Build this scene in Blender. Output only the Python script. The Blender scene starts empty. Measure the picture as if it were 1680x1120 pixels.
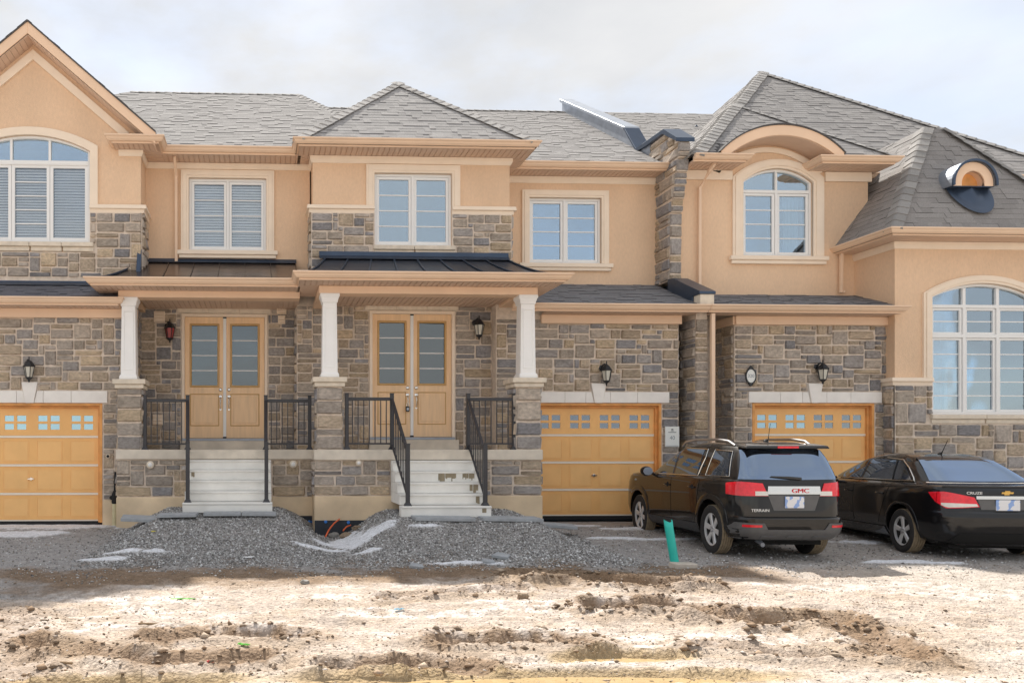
import bpy, bmesh, math, random
import numpy as np
from math import sin, cos, tan, pi, radians, sqrt
from mathutils import Vector, Matrix
from mathutils.geometry import tessellate_polygon

random.seed(7)
SC = bpy.context.scene
COL = SC.collection

# ------------------------------------------------------------------ camera, sky, sun, exposure
F, CX, CY, TH, ZC = 1320.0, 483.0, 735.0, radians(2.3), 1.36
cam_d = bpy.data.cameras.new('camera')
cam = bpy.data.objects.new('camera', cam_d)
COL.objects.link(cam)
cam.location = (0, 0, ZC)
cam.rotation_euler = (radians(90), 0, -TH)
cam_d.sensor_width = 36
cam_d.lens = F / 1680 * 36
cam_d.shift_x = (840 - CX) / 1680
cam_d.shift_y = (CY - 560) / 1680
cam_d.clip_end = 2000
SC.camera = cam

SUN_EL, SUN_AZ = radians(52), radians(-10)          # azimuth measured from +Y (behind the houses) towards +X
world = bpy.data.worlds.new('World')
SC.world = world
world.use_nodes = True
wn, wl = world.node_tree.nodes, world.node_tree.links
wn.clear()
w_out = wn.new('ShaderNodeOutputWorld')
w_bg = wn.new('ShaderNodeBackground')
w_bg.inputs[1].default_value = 0.12
w_sky = wn.new('ShaderNodeTexSky')
w_sky.sky_type = 'NISHITA'
w_sky.sun_disc = False
w_sky.sun_elevation = SUN_EL
w_sky.sun_rotation = SUN_AZ
w_sky.air_density = 1.0
w_sky.dust_density = 0.3
w_sky.ozone_density = 2.0
w_co = wn.new('ShaderNodeTexCoord')
w_map = wn.new('ShaderNodeMapping')
w_map.inputs['Scale'].default_value = (1.0, 1.0, 2.2)
w_map.inputs['Location'].default_value = (0.0, 0.0, 0.0)
w_no = wn.new('ShaderNodeTexNoise')
w_no.inputs['Scale'].default_value = 2.6
w_no.inputs['Detail'].default_value = 7
w_no.inputs['Roughness'].default_value = 0.58
w_rmp = wn.new('ShaderNodeValToRGB')
w_rmp.color_ramp.elements[0].position = 0.38
w_rmp.color_ramp.elements[0].color = (0.86, 0.86, 0.86, 1)
w_rmp.color_ramp.elements[1].position = 0.56
w_rmp.color_ramp.elements[1].color = (0.99, 0.99, 0.99, 1)
w_no2 = wn.new('ShaderNodeTexNoise')
w_no2.inputs['Scale'].default_value = 3.6
w_no2.inputs['Detail'].default_value = 8
w_cl = wn.new('ShaderNodeMixRGB')
w_cl.inputs[1].default_value = (1.66, 1.69, 1.74, 1)
w_cl.inputs[2].default_value = (2.06, 2.05, 2.04, 1)
w_mix = wn.new('ShaderNodeMixRGB')
wl.new(w_co.outputs['Generated'], w_map.inputs[0])
wl.new(w_map.outputs[0], w_no.inputs['Vector'])
wl.new(w_map.outputs[0], w_no2.inputs['Vector'])
wl.new(w_no.outputs[0], w_rmp.inputs[0])
w_ct = wn.new('ShaderNodeMapRange'); w_ct.inputs[1].default_value = 0.36; w_ct.inputs[2].default_value = 0.66
wl.new(w_no2.outputs[0], w_ct.inputs[0]); wl.new(w_ct.outputs[0], w_cl.inputs[0])
wl.new(w_rmp.outputs[0], w_mix.inputs[0])
wl.new(w_sky.outputs[0], w_mix.inputs[1])
wl.new(w_cl.outputs[0], w_mix.inputs[2])
wl.new(w_mix.outputs[0], w_bg.inputs[0])
wl.new(w_bg.outputs[0], w_out.inputs[0])

sun_d = bpy.data.lights.new('sun', 'SUN')
sun = bpy.data.objects.new('sun', sun_d)
COL.objects.link(sun)
sun_d.energy = 2.0
sun_d.angle = radians(1.2)
sun_d.color = (1.0, 0.95, 0.87)
_sd = Vector((sin(SUN_AZ) * cos(SUN_EL), cos(SUN_AZ) * cos(SUN_EL), sin(SUN_EL)))
sun.rotation_euler = _sd.to_track_quat('Z', 'Y').to_euler()
sun.location = _sd * 60

SC.view_settings.view_transform = 'Standard'
SC.view_settings.look = 'None'
SC.view_settings.gamma = 1
SC.view_settings.exposure = 1.85
SC.view_settings.use_curve_mapping = False
SC.render.engine = 'CYCLES'
SC.cycles.use_denoising = True
SC.cycles.max_bounces = 8
SC.cycles.transparent_max_bounces = 12

# ------------------------------------------------------------------ photo measures -> metres on a plane Y = const
_s, _c = sin(TH), cos(TH)
def X(px, Y):
    k = (px - CX) / F
    return Y * (_s + k * _c) / (_c - k * _s)
def Z(px, py, Y):
    return ZC + (CY - py) * (X(px, Y) * _s + Y * _c) / F

# ------------------------------------------------------------------ materials
MATS = {}
def pm(name, base, rough=0.75, var=0.12, scale=6.0, bump=0.0, bscale=80.0, metal=0.0, coat=0.0, src=None, spec=0.4,
       detail=4, var2=0.0, scale2=1.2, stretch=(1, 1, 1), bdist=0.02):
    """Principled material with noise-driven tone and relief. src: None, 'obj' (object colour) or 'attr' (colour attribute col)."""
    m = bpy.data.materials.new(name); m.use_nodes = True
    n, l = m.node_tree.nodes, m.node_tree.links
    b = n['Principled BSDF']
    b.inputs['Roughness'].default_value = rough
    b.inputs['Metallic'].default_value = metal
    b.inputs['Coat Weight'].default_value = coat
    b.inputs['Coat Roughness'].default_value = 0.03
    b.inputs['Specular IOR Level'].default_value = spec
    co = n.new('ShaderNodeTexCoord'); mp = n.new('ShaderNodeMapping')
    mp.inputs['Scale'].default_value = stretch
    l.new(co.outputs['Object'], mp.inputs[0])
    vec = mp.outputs[0]
    if src == 'obj':
        oi = n.new('ShaderNodeObjectInfo')
        ad = n.new('ShaderNodeVectorMath'); ad.operation = 'ADD'
        sc_ = n.new('ShaderNodeVectorMath'); sc_.operation = 'SCALE'; sc_.inputs['Scale'].default_value = 37.0
        cmb = n.new('ShaderNodeCombineXYZ')
        for i in range(3): l.new(oi.outputs['Random'], cmb.inputs[i])
        l.new(cmb.outputs[0], sc_.inputs[0]); l.new(vec, ad.inputs[0]); l.new(sc_.outputs[0], ad.inputs[1])
        vec = ad.outputs[0]; colr = oi.outputs['Color']
    elif src == 'attr':
        at = n.new('ShaderNodeVertexColor'); at.layer_name = 'col'; colr = at.outputs['Color']
    else:
        rg = n.new('ShaderNodeRGB'); rg.outputs[0].default_value = (*base, 1); colr = rg.outputs[0]
    def tone(colin, amount, sc, det):
        no = n.new('ShaderNodeTexNoise'); no.inputs['Scale'].default_value = sc; no.inputs['Detail'].default_value = det
        l.new(vec, no.inputs['Vector'])
        mr = n.new('ShaderNodeMapRange'); mr.inputs[1].default_value = 0.25; mr.inputs[2].default_value = 0.75
        mr.inputs[3].default_value = 1 - amount; mr.inputs[4].default_value = 1 + amount
        l.new(no.outputs[0], mr.inputs[0])
        mu = n.new('ShaderNodeVectorMath'); mu.operation = 'SCALE'
        l.new(colin, mu.inputs[0]); l.new(mr.outputs[0], mu.inputs['Scale'])
        return mu.outputs[0]
    if var: colr = tone(colr, var, scale, detail)
    if var2: colr = tone(colr, var2, scale2, 3)
    l.new(colr, b.inputs['Base Color'])
    if bump:
        nb = n.new('ShaderNodeTexNoise'); nb.inputs['Scale'].default_value = bscale; nb.inputs['Detail'].default_value = 5
        l.new(vec, nb.inputs['Vector'])
        bp = n.new('ShaderNodeBump'); bp.inputs['Strength'].default_value = bump; bp.inputs['Distance'].default_value = bdist
        l.new(nb.outputs[0], bp.inputs['Height']); l.new(bp.outputs[0], b.inputs['Normal'])
    MATS[name] = m
    return m

def glass(name, tint, refl, gcol=(0.9, 0.95, 1.0), rough=0.02, opaque=None):
    """Pane: part mirror, part see-through (or an opaque backing colour)."""
    m = bpy.data.materials.new(name); m.use_nodes = True
    n, l = m.node_tree.nodes, m.node_tree.links
    n.clear()
    out = n.new('ShaderNodeOutputMaterial'); mx = n.new('ShaderNodeMixShader')
    g = n.new('ShaderNodeBsdfGlossy'); g.inputs['Roughness'].default_value = rough; g.inputs[0].default_value = (*gcol, 1)
    if opaque is None:
        t = n.new('ShaderNodeBsdfTransparent'); t.inputs[0].default_value = (*tint, 1)
    else:
        t = n.new('ShaderNodeBsdfDiffuse'); t.inputs[0].default_value = (*opaque, 1)
    fr = n.new('ShaderNodeFresnel'); fr.inputs[0].default_value = 1.5
    ma = n.new('ShaderNodeMath'); ma.operation = 'MULTIPLY_ADD'
    ma.inputs[1].default_value = 1 - refl; ma.inputs[2].default_value = refl; ma.use_clamp = True
    l.new(fr.outputs[0], ma.inputs[0]); l.new(ma.outputs[0], mx.inputs[0])
    co = n.new('ShaderNodeTexCoord'); no = n.new('ShaderNodeTexNoise'); no.inputs['Scale'].default_value = 1.1; no.inputs['Detail'].default_value = 1
    bp = n.new('ShaderNodeBump'); bp.inputs['Strength'].default_value = 0.05; bp.inputs['Distance'].default_value = 0.1
    l.new(co.outputs['Object'], no.inputs['Vector']); l.new(no.outputs[0], bp.inputs['Height']); l.new(bp.outputs[0], g.inputs['Normal'])
    l.new(t.outputs[0], mx.inputs[1]); l.new(g.outputs[0], mx.inputs[2]); l.new(mx.outputs[0], out.inputs[0])
    MATS[name] = m
    return m

pm('stucco', (0.82, 0.59, 0.405), 0.9, 0.055, 26.0, 0.6, 130, var2=0.09, scale2=1.1, spec=0.15, detail=6, stretch=(1, 1, .5))
pm('trim', (0.90, 0.765, 0.62), 0.85, 0.04, 4.0, 0.15, 140, spec=0.2)
pm('eave', (0.82, 0.60, 0.43), 0.5, 0.05, 2.0, spec=0.4)
pm('frieze', (0.86, 0.62, 0.44), 0.6, 0.05, 2.0, spec=0.3)
pm('soffit', (0.70, 0.52, 0.40), 0.6, 0.05, 3.0)
pm('mortar', (0.74, 0.635, 0.535), 0.95, 0.15, 14, 0.6, 60, spec=0.1)
pm('stone', (0.3, 0.3, 0.3), 0.9, 0.28, 6.5, 0.9, 26, src='obj', spec=0.15, var2=0.16, scale2=2.2)
pm('stone_far', (0.3, 0.3, 0.3), 0.9, 0.28, 6.5, 0.9, 26, src='attr', spec=0.15, var2=0.16, scale2=2.2)
pm('caststone', (0.88, 0.84, 0.79), 0.85, 0.06, 5, 0.25, 90, spec=0.2, var2=0.05)
pm('sillstone', (0.76, 0.67, 0.55), 0.9, 0.12, 9, 0.5, 60, spec=0.2)
pm('slab_conc', (0.70, 0.63, 0.53), 0.9, 0.12, 5, 0.3, 60, var2=0.12, scale2=1.4)
pm('found', (0.76, 0.60, 0.41), 0.92, 0.16, 2.2, 0.3, 50, var2=0.22, scale2=0.9)
pm('step_conc', (0.86, 0.845, 0.80), 0.85, 0.07, 4, 0.2, 70, var2=0.08, scale2=1.5)
pm('damp', (0.30, 0.25, 0.17), 0.7, 0.2, 14)
pm('shingle', (0.2, 0.2, 0.2), 0.95, 0.14, 45, 0.5, 160, src='attr', spec=0.1)
pm('cap', (0.2, 0.19, 0.18), 0.95, 0.22, 40, 0.5, 160, src='obj', spec=0.1)
pm('deck', (0.09, 0.085, 0.085), 0.95, 0.1, 20)
pm('white', (0.84, 0.83, 0.81), 0.45, 0.02, 5)
pm('pvc', (0.85, 0.85, 0.84), 0.35, 0.02, 5)
pm('column', (0.92, 0.915, 0.90), 0.5, 0.02, 4)
pm('blind', (0.93, 0.94, 0.94), 0.5, 0.02, 4)
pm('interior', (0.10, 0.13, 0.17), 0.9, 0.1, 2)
pm('room', (0.55, 0.58, 0.60), 0.9, 0.05, 2)
pm('metal_roof', (0.075, 0.085, 0.11), 0.33, 0.2, 3, metal=0.6)
pm('copper_roof', (0.15, 0.12, 0.105), 0.24, 0.2, 3, metal=0.75)
pm('flash', (0.06, 0.085, 0.13), 0.35, 0.15, 3, metal=0.5)
pm('galv', (0.38, 0.41, 0.46), 0.5, 0.15, 4, metal=0.85)
pm('black_iron', (0.016, 0.018, 0.022), 0.4, 0.1, 8, spec=0.5)
pm('rail', (0.040, 0.040, 0.046), 0.42, 0.08, 8, spec=0.5)
pm('door', (0.90, 0.63, 0.385), 0.55, 0.07, 3, 0.08, 60, stretch=(8, 8, 1), var2=0.06)
pm('door_line', (0.58, 0.36, 0.15), 0.6, 0.06, 6)
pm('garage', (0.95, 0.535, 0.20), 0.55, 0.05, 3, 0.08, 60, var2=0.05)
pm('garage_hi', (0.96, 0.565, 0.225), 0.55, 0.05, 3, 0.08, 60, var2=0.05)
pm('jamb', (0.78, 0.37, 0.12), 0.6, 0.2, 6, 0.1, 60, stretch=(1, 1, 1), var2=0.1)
pm('strip', (0.90, 0.80, 0.66), 0.5, 0.03, 5)
pm('chrome', (0.78, 0.77, 0.74), 0.16, 0.03, 5, metal=1.0)
pm('rubber', (0.02, 0.02, 0.021), 0.8, 0.2, 20, 0.3, 120)
pm('lampglass', (0.62, 0.60, 0.52), 0.15, 0.05, 10)
pm('lampred', (0.36, 0.05, 0.05), 0.3, 0.2, 10)
pm('paver', (0.38, 0.40, 0.42), 0.9, 0.15, 10, 0.4, 80)
pm('signwhite', (0.82, 0.83, 0.80), 0.5, 0.02, 5)
pm('ink', (0.05, 0.06, 0.07), 0.6, 0.0)
pm('ink_soft', (0.30, 0.33, 0.36), 0.6, 0.0)
glass('win_glass', (0.75, 0.85, 0.92), 0.42, (0.74, 0.86, 0.95))
glass('blind_glass', (0.98, 0.99, 1.0), 0.07, (0.75, 0.87, 0.97))
glass('door_glass', (0.42, 0.47, 0.47), 0.13, (0.85, 0.9, 0.92))
glass('garage_glass', (0.3, 0.3, 0.3), 0.25, (0.75, 0.85, 0.95), opaque=(0.06, 0.075, 0.09))
glass('garage_glass_sky', (0.3, 0.3, 0.3), 0.5, (0.6, 0.85, 0.98), opaque=(0.20, 0.33, 0.40))  # sky reflection put into the pane colour as pale blue

# ------------------------------------------------------------------ mesh collecting and object linking
class MB:
    def __init__(s): s.v, s.f, s.c = [], [], []
    def add(s, vs, fs, col=None):
        b = len(s.v); s.v += [tuple(p) for p in vs]; s.f += [tuple(i + b for i in f) for f in fs]
        if col is not None: s.c += [col] * len(fs)
        return s
    def box(s, x0, x1, y0, y1, z0, z1, col=None):
        return s.hexa([(x0, y0, z0), (x1, y0, z0), (x1, y1, z0), (x0, y1, z0), (x0, y0, z1), (x1, y0, z1), (x1, y1, z1), (x0, y1, z1)], col)
    def hexa(s, p, col=None):
        return s.add(p, [(0, 3, 2, 1), (4, 5, 6, 7), (0, 1, 5, 4), (1, 2, 6, 5), (2, 3, 7, 6), (3, 0, 4, 7)], col)
    def prism(s, outer, a0, a1, holes=(), axis='y', col=None):
        loops = [list(outer)] + [list(h) for h in holes]
        flat = [p for l in loops for p in l]
        tri = tessellate_polygon([[Vector((p[0], p[1], 0)) for p in l] for l in loops])
        mk = (lambda p, a: (p[0], a, p[1])) if axis == 'y' else ((lambda p, a: (a, p[0], p[1])) if axis == 'x' else (lambda p, a: (p[0], p[1], a)))
        n = len(flat)
        vs = [mk(p, a0) for p in flat] + [mk(p, a1) for p in flat]
        fs = [tuple(t) for t in tri] + [tuple(i + n for i in reversed(t)) for t in tri]
        o = 0
        for l in loops:
            k = len(l)
            for i in range(k):
                j = (i + 1) % k
                fs.append((o + i, o + j, o + j + n, o + i + n))
            o += k
        return s.add(vs, fs, col)
    def tube(s, path, r, n=8, cap=True, col=None):
        path = [Vector(p) for p in path]; rs = r if isinstance(r, (list, tuple)) else [r] * len(path)
        vs, fs = [], []
        up = Vector((0, 0, 1))
        for i, p in enumerate(path):
            d = (path[min(i + 1, len(path) - 1)] - path[max(i - 1, 0)]).normalized()
            a = d.cross(up if abs(d.z) < 0.95 else Vector((1, 0, 0))).normalized(); b = a.cross(d)
            for k in range(n):
                t = 2 * pi * k / n + (pi / n)
                vs.append(p + (a * cos(t) + b * sin(t)) * rs[i])
        for i in range(len(path) - 1):
            for k in range(n):
                fs.append((i * n + k, i * n + (k + 1) % n, (i + 1) * n + (k + 1) % n, (i + 1) * n + k))
        if cap:
            fs.append(tuple(range(n - 1, -1, -1))); fs.append(tuple((len(path) - 1) * n + k for k in range(n)))
        return s.add(vs, fs, col)
    def lathe(s, prof, n=16, c=(0, 0, 0), axis='z', col=None, cap=True):
        vs, fs = [], []
        for (r, h) in prof:
            for k in range(n):
                t = 2 * pi * k / n
                a, b = r * cos(t), r * sin(t)
                p = (a, b, h) if axis == 'z' else ((h, a, b) if axis == 'x' else (a, h, b))
                vs.append((p[0] + c[0], p[1] + c[1], p[2] + c[2]))
        for i in range(len(prof) - 1):
            for k in range(n):
                fs.append((i * n + k, i * n + (k + 1) % n, (i + 1) * n + (k + 1) % n, (i + 1) * n + k))
        if cap: fs.append(tuple(range(n - 1, -1, -1))); fs.append(tuple((len(prof) - 1) * n + k for k in range(n)))
        return s.add(vs, fs, col)
    def sweep(s, path, prof, z0):
        """closed profile [(outward, dz)] along a plan polyline; outward is to the right of travel."""
        P = [Vector((p[0], p[1], 0)) for p in path]; n = len(prof); vs, fs = [], []
        for i, p in enumerate(P):
            ns = []
            if i > 0: d = (p - P[i - 1]).normalized(); ns.append(Vector((d.y, -d.x, 0)))
            if i < len(P) - 1: d = (P[i + 1] - p).normalized(); ns.append(Vector((d.y, -d.x, 0)))
            m = sum(ns, Vector()).normalized(); m = m / max(0.3, m.dot(ns[0]))
            for (o, dz) in prof: vs.append((p.x + m.x * o, p.y + m.y * o, z0 + dz))
        for i in range(len(P) - 1):
            for k in range(n):
                fs.append((i * n + k, i * n + (k + 1) % n, (i + 1) * n + (k + 1) % n, (i + 1) * n + k))
        fs.append(tuple(range(n - 1, -1, -1))); fs.append(tuple((len(P) - 1) * n + k for k in range(n)))
        return s.add(vs, fs)
    def mesh(s, name, recalc=True):
        me = bpy.data.meshes.new(name); me.from_pydata(s.v, [], s.f)
        if s.c:
            ca = me.color_attributes.new('col', 'FLOAT_COLOR', 'CORNER')
            arr = []
            for f, c in zip(s.f, s.c): arr += [c[0], c[1], c[2], 1.0] * len(f)
            ca.data.foreach_set('color', arr)
        if recalc:
            bm = bmesh.new(); bm.from_mesh(me); bmesh.ops.recalc_face_normals(bm, faces=bm.faces); bm.to_mesh(me); bm.free()
        me.update()
        return me

OFF = {}
def empty(name, loc, label=None, cat=None, group=None, rz=0):
    o = bpy.data.objects.new(name, None); COL.objects.link(o)
    o.location = loc; o.rotation_euler[2] = rz; o.empty_display_size = 0.2
    OFF[o] = Vector(loc)
    tag(o, label, cat, group)
    return o
def tag(o, label=None, cat=None, group=None, kind=None):
    if label: o['label'] = label
    if cat: o['category'] = cat
    if group: o['group'] = group
    if kind: o['kind'] = kind
    return o
def link(name, me, m, parent=None, loc=(0, 0, 0), bevel=0, smooth=False, rot=None, kind=None, seg=1):
    """me in world measures (or local ones when loc is given); parent chain carries translations only."""
    o = bpy.data.objects.new(name, me)
    if m is not None and len(me.materials) == 0: me.materials.append(MATS[m])
    COL.objects.link(o)
    w = Vector(loc)
    if parent is not None:
        o.parent = parent; o.location = w - OFF.get(parent, Vector())
    else: o.location = w
    if rot: o.rotation_euler = rot
    OFF[o] = w
    if bevel:
        b = o.modifiers.new('bevel', 'BEVEL'); b.width = bevel; b.segments = seg; b.limit_method = 'ANGLE'; b.angle_limit = radians(40)
    if smooth:
        for p in me.polygons: p.use_smooth = True
        if smooth != 'all':
            me.set_sharp_from_angle(angle=radians(38))
    if kind: o['kind'] = kind
    return o
def part(name, mb, m, parent=None, **k): return link(name, mb.mesh(name), m, parent, **k)
def lpart(name, mb, m, parent, loc=(0, 0, 0), **k):
    """part in its parent's own measures"""
    o = link(name, mb.mesh(name) if isinstance(mb, MB) else mb, m, None, **k)
    o.parent = parent; o.location = loc
    return o
def text_mesh(s, size, depth=0.004):
    cu = bpy.data.curves.new('lettering', 'FONT'); cu.body = s; cu.size = size; cu.extrude = depth; cu.align_x = 'CENTER'; cu.align_y = 'CENTER'
    t = bpy.data.objects.new('lettering', cu); COL.objects.link(t)
    dg = bpy.context.evaluated_depsgraph_get(); dg.update()
    me = bpy.data.meshes.new_from_object(t.evaluated_get(dg))
    bpy.data.objects.remove(t)
    me.transform(Matrix.Rotation(radians(90), 4, 'X'))      # stand up in XZ, facing -Y
    return me
def arc(x0, x1, zs, rise, n=18):
    h = (x1 - x0) / 2; r = (h * h + rise * rise) / (2 * rise); cx, cz = (x0 + x1) / 2, zs + rise - r
    a0 = math.atan2(zs - cz, x1 - cx); a1 = pi - a0
    return [(cx + r * cos(a0 + (a1 - a0) * i / n), cz + r * sin(a0 + (a1 - a0) * i / n)) for i in range(n + 1)]   # right to left
def rect(x0, x1, z0, z1): return [(x0, z0), (x1, z0), (x1, z1), (x0, z1)]
def archp(x0, x1, z0, zs, rise): return [(x0, z0), (x1, z0)] + arc(x0, x1, zs, rise)

# ------------------------------------------------------------------ stones
def stone_templates(n=10):
    out = []
    for k in range(n):
        nx, nz = 5, 4; vs, fs = [], []
        us = [-0.5, -0.44, 0.0, 0.44, 0.5]; ws = [-0.5, -0.41, 0.41, 0.5]
        for j in range(nz):
            for i in range(nx):
                edge = i in (0, nx - 1) or j in (0, nz - 1)
                ju, jw = random.uniform(-.022, .022), random.uniform(-.03, .03)
                y = 0.012 if edge else -random.uniform(0.016, 0.05)
                if 0 < i < nx - 1 and not edge and i == 2: ju *= 6
                vs.append((us[i] + ju, y, ws[j] + jw))
        for j in range(nz - 1):
            for i in range(nx - 1):
                a = j * nx + i; fs.append((a, a + 1, a + nx + 1, a + nx))
        me = bpy.data.meshes.new('stone'); me.from_pydata(vs, [], fs); me.update()
        me.materials.append(MATS['stone'])
        out.append((me, vs, fs))
    return out
ST = stone_templates()
PAL = [((0.375, 0.345, 0.325), 3.4), ((0.43, 0.375, 0.325), 4.2), ((0.50, 0.405, 0.305), 4.0), ((0.56, 0.445, 0.315), 1.8), ((0.30, 0.29, 0.295), 2.2), ((0.46, 0.395, 0.33), 3.6)]
def stone_col():
    c = random.choices([p[0] for p in PAL], [p[1] for p in PAL])[0]; k = random.uniform(0.86, 1.16)
    return (c[0] * k, c[1] * k, c[2] * k)
STONES = {}
def stones(house, u0, u1, z0, z1, plane, holes=(), face='-y', cw=0.104, ch=0.093, big=1.0):
    """random ashlar over u0..u1 x z0..z1 on a wall face; holes are (u0, u1, z0, z1)."""
    def ticks(lo, hi, edges, step):
        e = sorted({lo, hi} | {v for v in edges if lo + .03 < v < hi - .03}); out = [lo]; k = [e[0]]
        for v in e[1:]:
            if v - k[-1] > .03: k.append(v)
        k[-1] = hi
        for p, q in zip(k[:-1], k[1:]):
            n = max(1, round((q - p) / step)); out += [p + (q - p) * i / n for i in range(1, n + 1)]
        return out
    us = ticks(u0, u1, [v for h in holes for v in h[:2]], cw); zs = ticks(z0, z1, [v for h in holes for v in h[2:]], ch)
    nu, nz = len(us) - 1, len(zs) - 1
    occ = np.zeros((nz, nu), bool)
    for j in range(nz):
        for i in range(nu):
            uc, zc = (us[i] + us[i + 1]) / 2, (zs[j] + zs[j + 1]) / 2
            if any(h[0] < uc < h[1] and h[2] < zc < h[3] for h in holes): occ[j, i] = True
    sizes = [(5, 2), (4, 2), (4, 2), (3, 2), (3, 2), (2, 2), (4, 1), (3, 1), (5, 1), (2, 1), (3, 3), (4, 3), (2, 3), (1, 2)]
    wts = [2.2 * big, 4 * big, 3, 4, 3, 2.2, 2.5, 2.4, 1.5, 1.2, 1.0 * big, 0.8 * big, 0.5, 0.5]
    L = STONES.setdefault(house, [])
    for j in range(nz):
        i = 0
        while i < nu:
            if occ[j, i]: i += 1; continue
            for _ in range(14):
                w, h = random.choices(sizes, wts)[0]
                if i + w > nu or j + h > nz: continue
                if occ[j:j + h, i:i + w].any(): continue
                if i + w + 1 == nu and w < 5: continue
                break
            else:
                w = 1
                while i + w < nu and not occ[j, i + w] and w < 3: w += 1
                h = 1
            occ[j:j + h, i:i + w] = True
            L.append((us[i], us[i + w], zs[j], zs[j + h], plane, face))
            i += w
    return L
def emit_stones(house, limit=295):
    L = sorted(STONES.get(house, []), key=lambda r: -(r[1] - r[0]) * (r[3] - r[2]) * (1.0 if r[5] == '-y' else 0.3))
    far = MB()
    for k, (a0, a1, b0, b1, pl, face) in enumerate(L):
        g = 0.0112
        sx, sz = (a1 - a0) - 2 * g * random.uniform(.7, 1.2), (b1 - b0) - 2 * g * random.uniform(.7, 1.2)
        uc, zc = (a0 + a1) / 2 + random.uniform(-.003, .003), (b0 + b1) / 2 + random.uniform(-.003, .003)
        me, vs, fs = random.choice(ST)
        fl = random.choice((1, -1))
        rz = {'-y': 0.0, '-x': -pi / 2, '+x': pi / 2}[face]
        loc = (uc, pl, zc) if face == '-y' else (pl, uc, zc)
        col = stone_col()
        if k < limit:
            o = link('stone', me, None, house, loc=loc, rot=(random.uniform(-.02, .02), random.uniform(-.012, .012), rz + random.uniform(-.02, .02)))
            o.scale = (sx, random.uniform(.8, 1.2), sz); o.color = (*col, 1)
        else:
            M = Matrix.Translation(loc) @ Matrix.Rotation(rz, 4, 'Z')
            far.add([M @ Vector((x * sx, y, z * sz)) for x, y, z in vs], fs, col)
    if far.v:
        o = link('small_stones', far.mesh('small_stones', False), 'stone_far', house, kind='stuff')

# ------------------------------------------------------------------ roofs
def plane_frame(pts):
    p0, p1 = Vector(pts[0]), Vector(pts[1])
    u = (p1 - p0).normalized(); n = Vector((0, 0, 0))
    for i in range(1, len(pts) - 1): n += (Vector(pts[i]) - p0).cross(Vector(pts[i + 1]) - p0)
    n.normalize()
    if n.z < 0: n = -n
    v = n.cross(u)
    if v.z < 0: v = -v
    return p0, u, v, n
def shingles(mb, pts, ex=0.135, tone=(0.21, 0.20, 0.195), off=0.0, skip=None):
    p0, u, v, n = plane_frame(pts)
    q = [((Vector(p) - p0).dot(u), (Vector(p) - p0).dot(v)) for p in pts]
    vmax = max(b for a, b in q)
    def span(h):
        xs = []
        for i in range(len(q)):
            (a0, b0), (a1, b1) = q[i], q[(i + 1) % len(q)]
            if (b0 - h) * (b1 - h) <= 0 and abs(b1 - b0) > 1e-6:
                xs.append(a0 + (a1 - a0) * (h - b0) / (b1 - b0))
        if not xs: return None
        return min(xs), max(xs)
    k = 0; h = 1e-4
    W = lambda a, b, t: p0 + u * a + v * b + n * t
    while h < vmax - 0.02:
        h2 = min(h + ex + 0.012, vmax - 1e-4)
        A, B = span(h), span(h2)
        if A and B:
            lo, hi = A
            a = lo - random.uniform(0, 0.3)
            while a < hi:
                b = a + random.choice((0.12, 0.15, 0.18, 0.22, 0.28, 0.34))
                t = 0.0105 if random.random() < 0.36 else 0.0045
                ca, cb = max(a, lo), min(b, hi)
                if cb - ca > 0.004 and not (skip and skip(W((ca + cb) / 2, h, 0))):
                    ta, tb = max(ca, B[0]) if ca > lo + 1e-6 else max(B[0], ca if B[0] < lo else B[0]), min(cb, B[1])
                    ta = min(max(ta, B[0]), B[1]); tb = min(max(tb, B[0]), B[1])
                    if tb < ta: tb = ta
                    g = random.uniform(.90, 1.08)
                    col = (tone[0] * g, tone[1] * g, tone[2] * g)
                    mb.add([W(ca, h, t), W(cb, h, t), W(tb, h2, t - .003), W(ta, h2, t - .003), W(ca, h, -.01), W(cb, h, -.01)],
                           [(0, 1, 2, 3)], col)
                    mb.f.append(tuple(len(mb.v) - 6 + q for q in (4, 5, 1, 0))); mb.c.append((.035, .034, .036))  # dark asphalt lip; its colour also draws the shadow line under each course
                a = b
        h += ex; k += 1
CAPM = None
def ridge_caps(parent, p, q, step=0.20, w=0.17, fold=0.5, tone=0.2, droop=None):
    """overlapping cap shingles along an edge from p (low) to q (high)"""
    global CAPM
    if CAPM is None:
        vs = [(0, -.5, -.5), (0, -.06, -.02), (0, .06, -.02), (0, .5, -.5), (1, -.5, -.5), (1, -.06, -.02), (1, .06, -.02), (1, .5, -.5)]
        vs2 = [(a, b, c - 0.16) for a, b, c in vs[:4]]
        CAPM = bpy.data.meshes.new('ridge_cap')
        CAPM.from_pydata(vs + vs2, [], [(0, 1, 5, 4), (1, 2, 6, 5), (2, 3, 7, 6), (8, 9, 1, 0), (9, 10, 2, 1), (10, 11, 3, 2)]); CAPM.update()
        CAPM.materials.append(MATS['cap'])
    p, q = Vector(p), Vector(q); d = q - p; L = d.length; d.normalize()
    side = d.cross(Vector((0, 0, 1))).normalized(); up = side.cross(d)
    n = max(1, int(L / step))
    for i in range(n):
        o = link('ridge_cap', CAPM, None, parent, loc=p + d * (L * i / n) + up * (0.018 if abs(d.z) < .05 else .032))
        e = d * cos(-0.05) + up * -0.05
        R = Matrix((d, side * -1, up)).transposed()
        o.rotation_euler = (R @ Matrix.Rotation(0.07, 3, 'Y')).to_euler()
        o.scale = (L / n * 1.18, w * 2 * random.uniform(.95, 1.05), fold * w * 2)
        g = random.uniform(.8, 1.15) * tone; o.color = (g, g * .965, g * .93, 1)
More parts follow.
